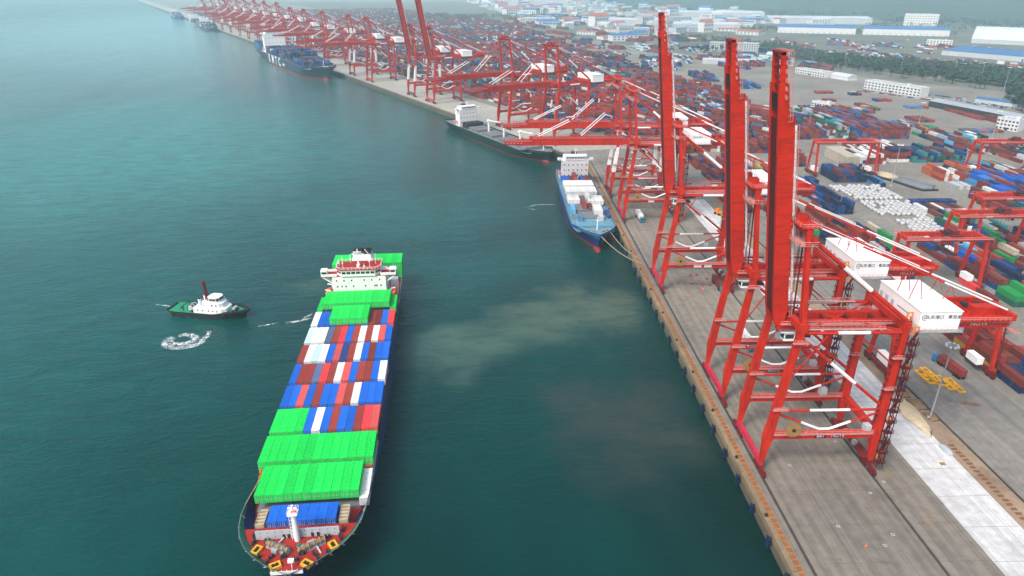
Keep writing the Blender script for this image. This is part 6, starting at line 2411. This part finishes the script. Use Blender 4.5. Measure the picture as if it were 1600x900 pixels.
def crown(lv, lf, c, r, h, n):
    for k in range(n):
        while True:
            d = Vector((R.uniform(-1, 1), R.uniform(-1, 1), R.uniform(-.75, 1)))
            if .25 < d.length < 1:
                break
        d *= .82 + .34 * noise.noise(d * 2.3 + Vector(c) * .37)
        p = Vector((c[0] + d.x * r, c[1] + d.y * r, c[2] + d.z * h))
        s = r * R.uniform(.16, .34)
        u = Vector((R.uniform(-1, 1), R.uniform(-1, 1), R.uniform(-.4, .4))).normalized()
        w = u.cross(Vector((R.uniform(-.5, .5), R.uniform(-.5, .5), 1))).normalized()
        b0 = len(lv)
        lv += [tuple(p - u * s - w * s * .6), tuple(p + u * s - w * s * .5), tuple(p + u * s * .7 + w * s * .7), tuple(p - u * s * .8 + w * s * .6)]
        lf.append((b0, b0 + 1, b0 + 2, b0 + 3))


def tree_mesh(n=80):
    lv, lf = [], []
    crown(lv, lf, (0, 0, 7.2), 3.6, 3.6, n)
    me = bpy.data.meshes.new('crown')
    me.from_pydata(lv, [], lf)
    me.materials.append(M['leaf'])
    b = MB().tube((0, 0, 0), (0, 0, 6), .35, 6, 0, .18)
    for k in range(4):
        a = k * 1.6
        b.tube((0, 0, 3.6 + k * .5), (2 * math.cos(a), 2 * math.sin(a), 7 + k * .4), .14, 4, 0, .05)
    return me, b.mesh('trunk', M['bark'])


protos = [tree_mesh(90) for _ in range(4)]
for i in range(64):
    if i < 34:
        t = i / 34
        x, y = 560 + 130 * t + R.uniform(-9, 9), 1190 - 330 * t + R.uniform(-16, 16)
    elif i < 54:
        t = (i - 34) / 20
        x, y = 655 - 70 * t + R.uniform(-8, 8), 870 - 130 * t + R.uniform(-8, 8)
    else:
        x, y = R.uniform(410, 470), R.uniform(1420, 1480)
    cm_, tm_ = R.choice(protos)
    o = thing('tree', 'dark green tree in the front row of the belt behind the tan paving' if i < 54 else 'dark bushy tree by the pale grey slab block', 'tree', (x, y, Z), R.uniform(0, 6), 'front row trees of the dark belt' if i < 54 else 'trees by the grey slab block')
    put('crown', cm_, o)
    put('trunk', tm_, o)
    s = R.uniform(.9, 1.7)
    o.scale = (s, s, s * R.uniform(.85, 1.1))


def belt(poly, n, r0=3, r1=6):
    xs, ys = [p[0] for p in poly], [p[1] for p in poly]
    k = 0
    tries = 0
    while k < n and tries < n * 20:
        tries += 1
        x, y = R.uniform(min(xs), max(xs)), R.uniform(min(ys), max(ys))
        ins = False
        j = len(poly) - 1
        for i in range(len(poly)):
            if (poly[i][1] > y) != (poly[j][1] > y) and x < (poly[j][0] - poly[i][0]) * (y - poly[i][1]) / (poly[j][1] - poly[i][1]) + poly[i][0]:
                ins = not ins
            j = i
        if not ins or not in_frame(Vector((x, y, 8)), .05):
            continue
        r = R.uniform(r0, r1)
        crown(leaf_v, leaf_f, (x, y, Z + r * 1.1), r, r * .95, 22 if y < 1600 else 12)
        k += 1


belt([(560, 1230), (700, 930), (600, 760), (640, 730), (760, 900), (860, 1060), (760, 1180), (640, 1330)], 1100, 4, 8)
belt([(545, 1600), (560, 1240), (650, 1330), (660, 1650)], 420)
belt([(430, 1660), (560, 1560), (640, 1760), (460, 1950)], 330)
belt([(860, 1040), (1100, 760), (1400, 1000), (1010, 1180)], 520, 4, 8)
belt([(700, 2060), (1220, 1850), (1300, 2000), (760, 2230)], 380, 4, 7)
belt([(-420, 2700), (160, 2750), (520, 2600), (560, 2760), (180, 2990), (-440, 2900)], 700, 5, 9)
belt([(1150, 2200), (1900, 1500), (3200, 2400), (2000, 3300)], 900, 5, 9)
belt([(500, 3200), (1500, 2700), (2200, 3600), (900, 4300)], 700, 6, 12)
me = bpy.data.meshes.new('tree_belt')
me.from_pydata(leaf_v, [], leaf_f)
me.materials.append(M['leaf'])
tag(put('tree_belt', me), kind='stuff')

# ------------------------------------------------------------------ haze
hz, nt, N, L, B = newmat('haze_air')
N.remove(B)
pv = N.new("ShaderNodeVolumePrincipled")
pv.inputs['Color'].default_value = (.6, .92, 1.0, 1)
pv.inputs['Density'].default_value = HAZE
pv.inputs['Anisotropy'].default_value = .0
L.new(pv.outputs[0], N["Material Output"].inputs['Volume'])
o = MB().box(-9200, 9200, -700, 9600, -4.5, 480).build('haze', hz)
tag(o, kind='stuff')
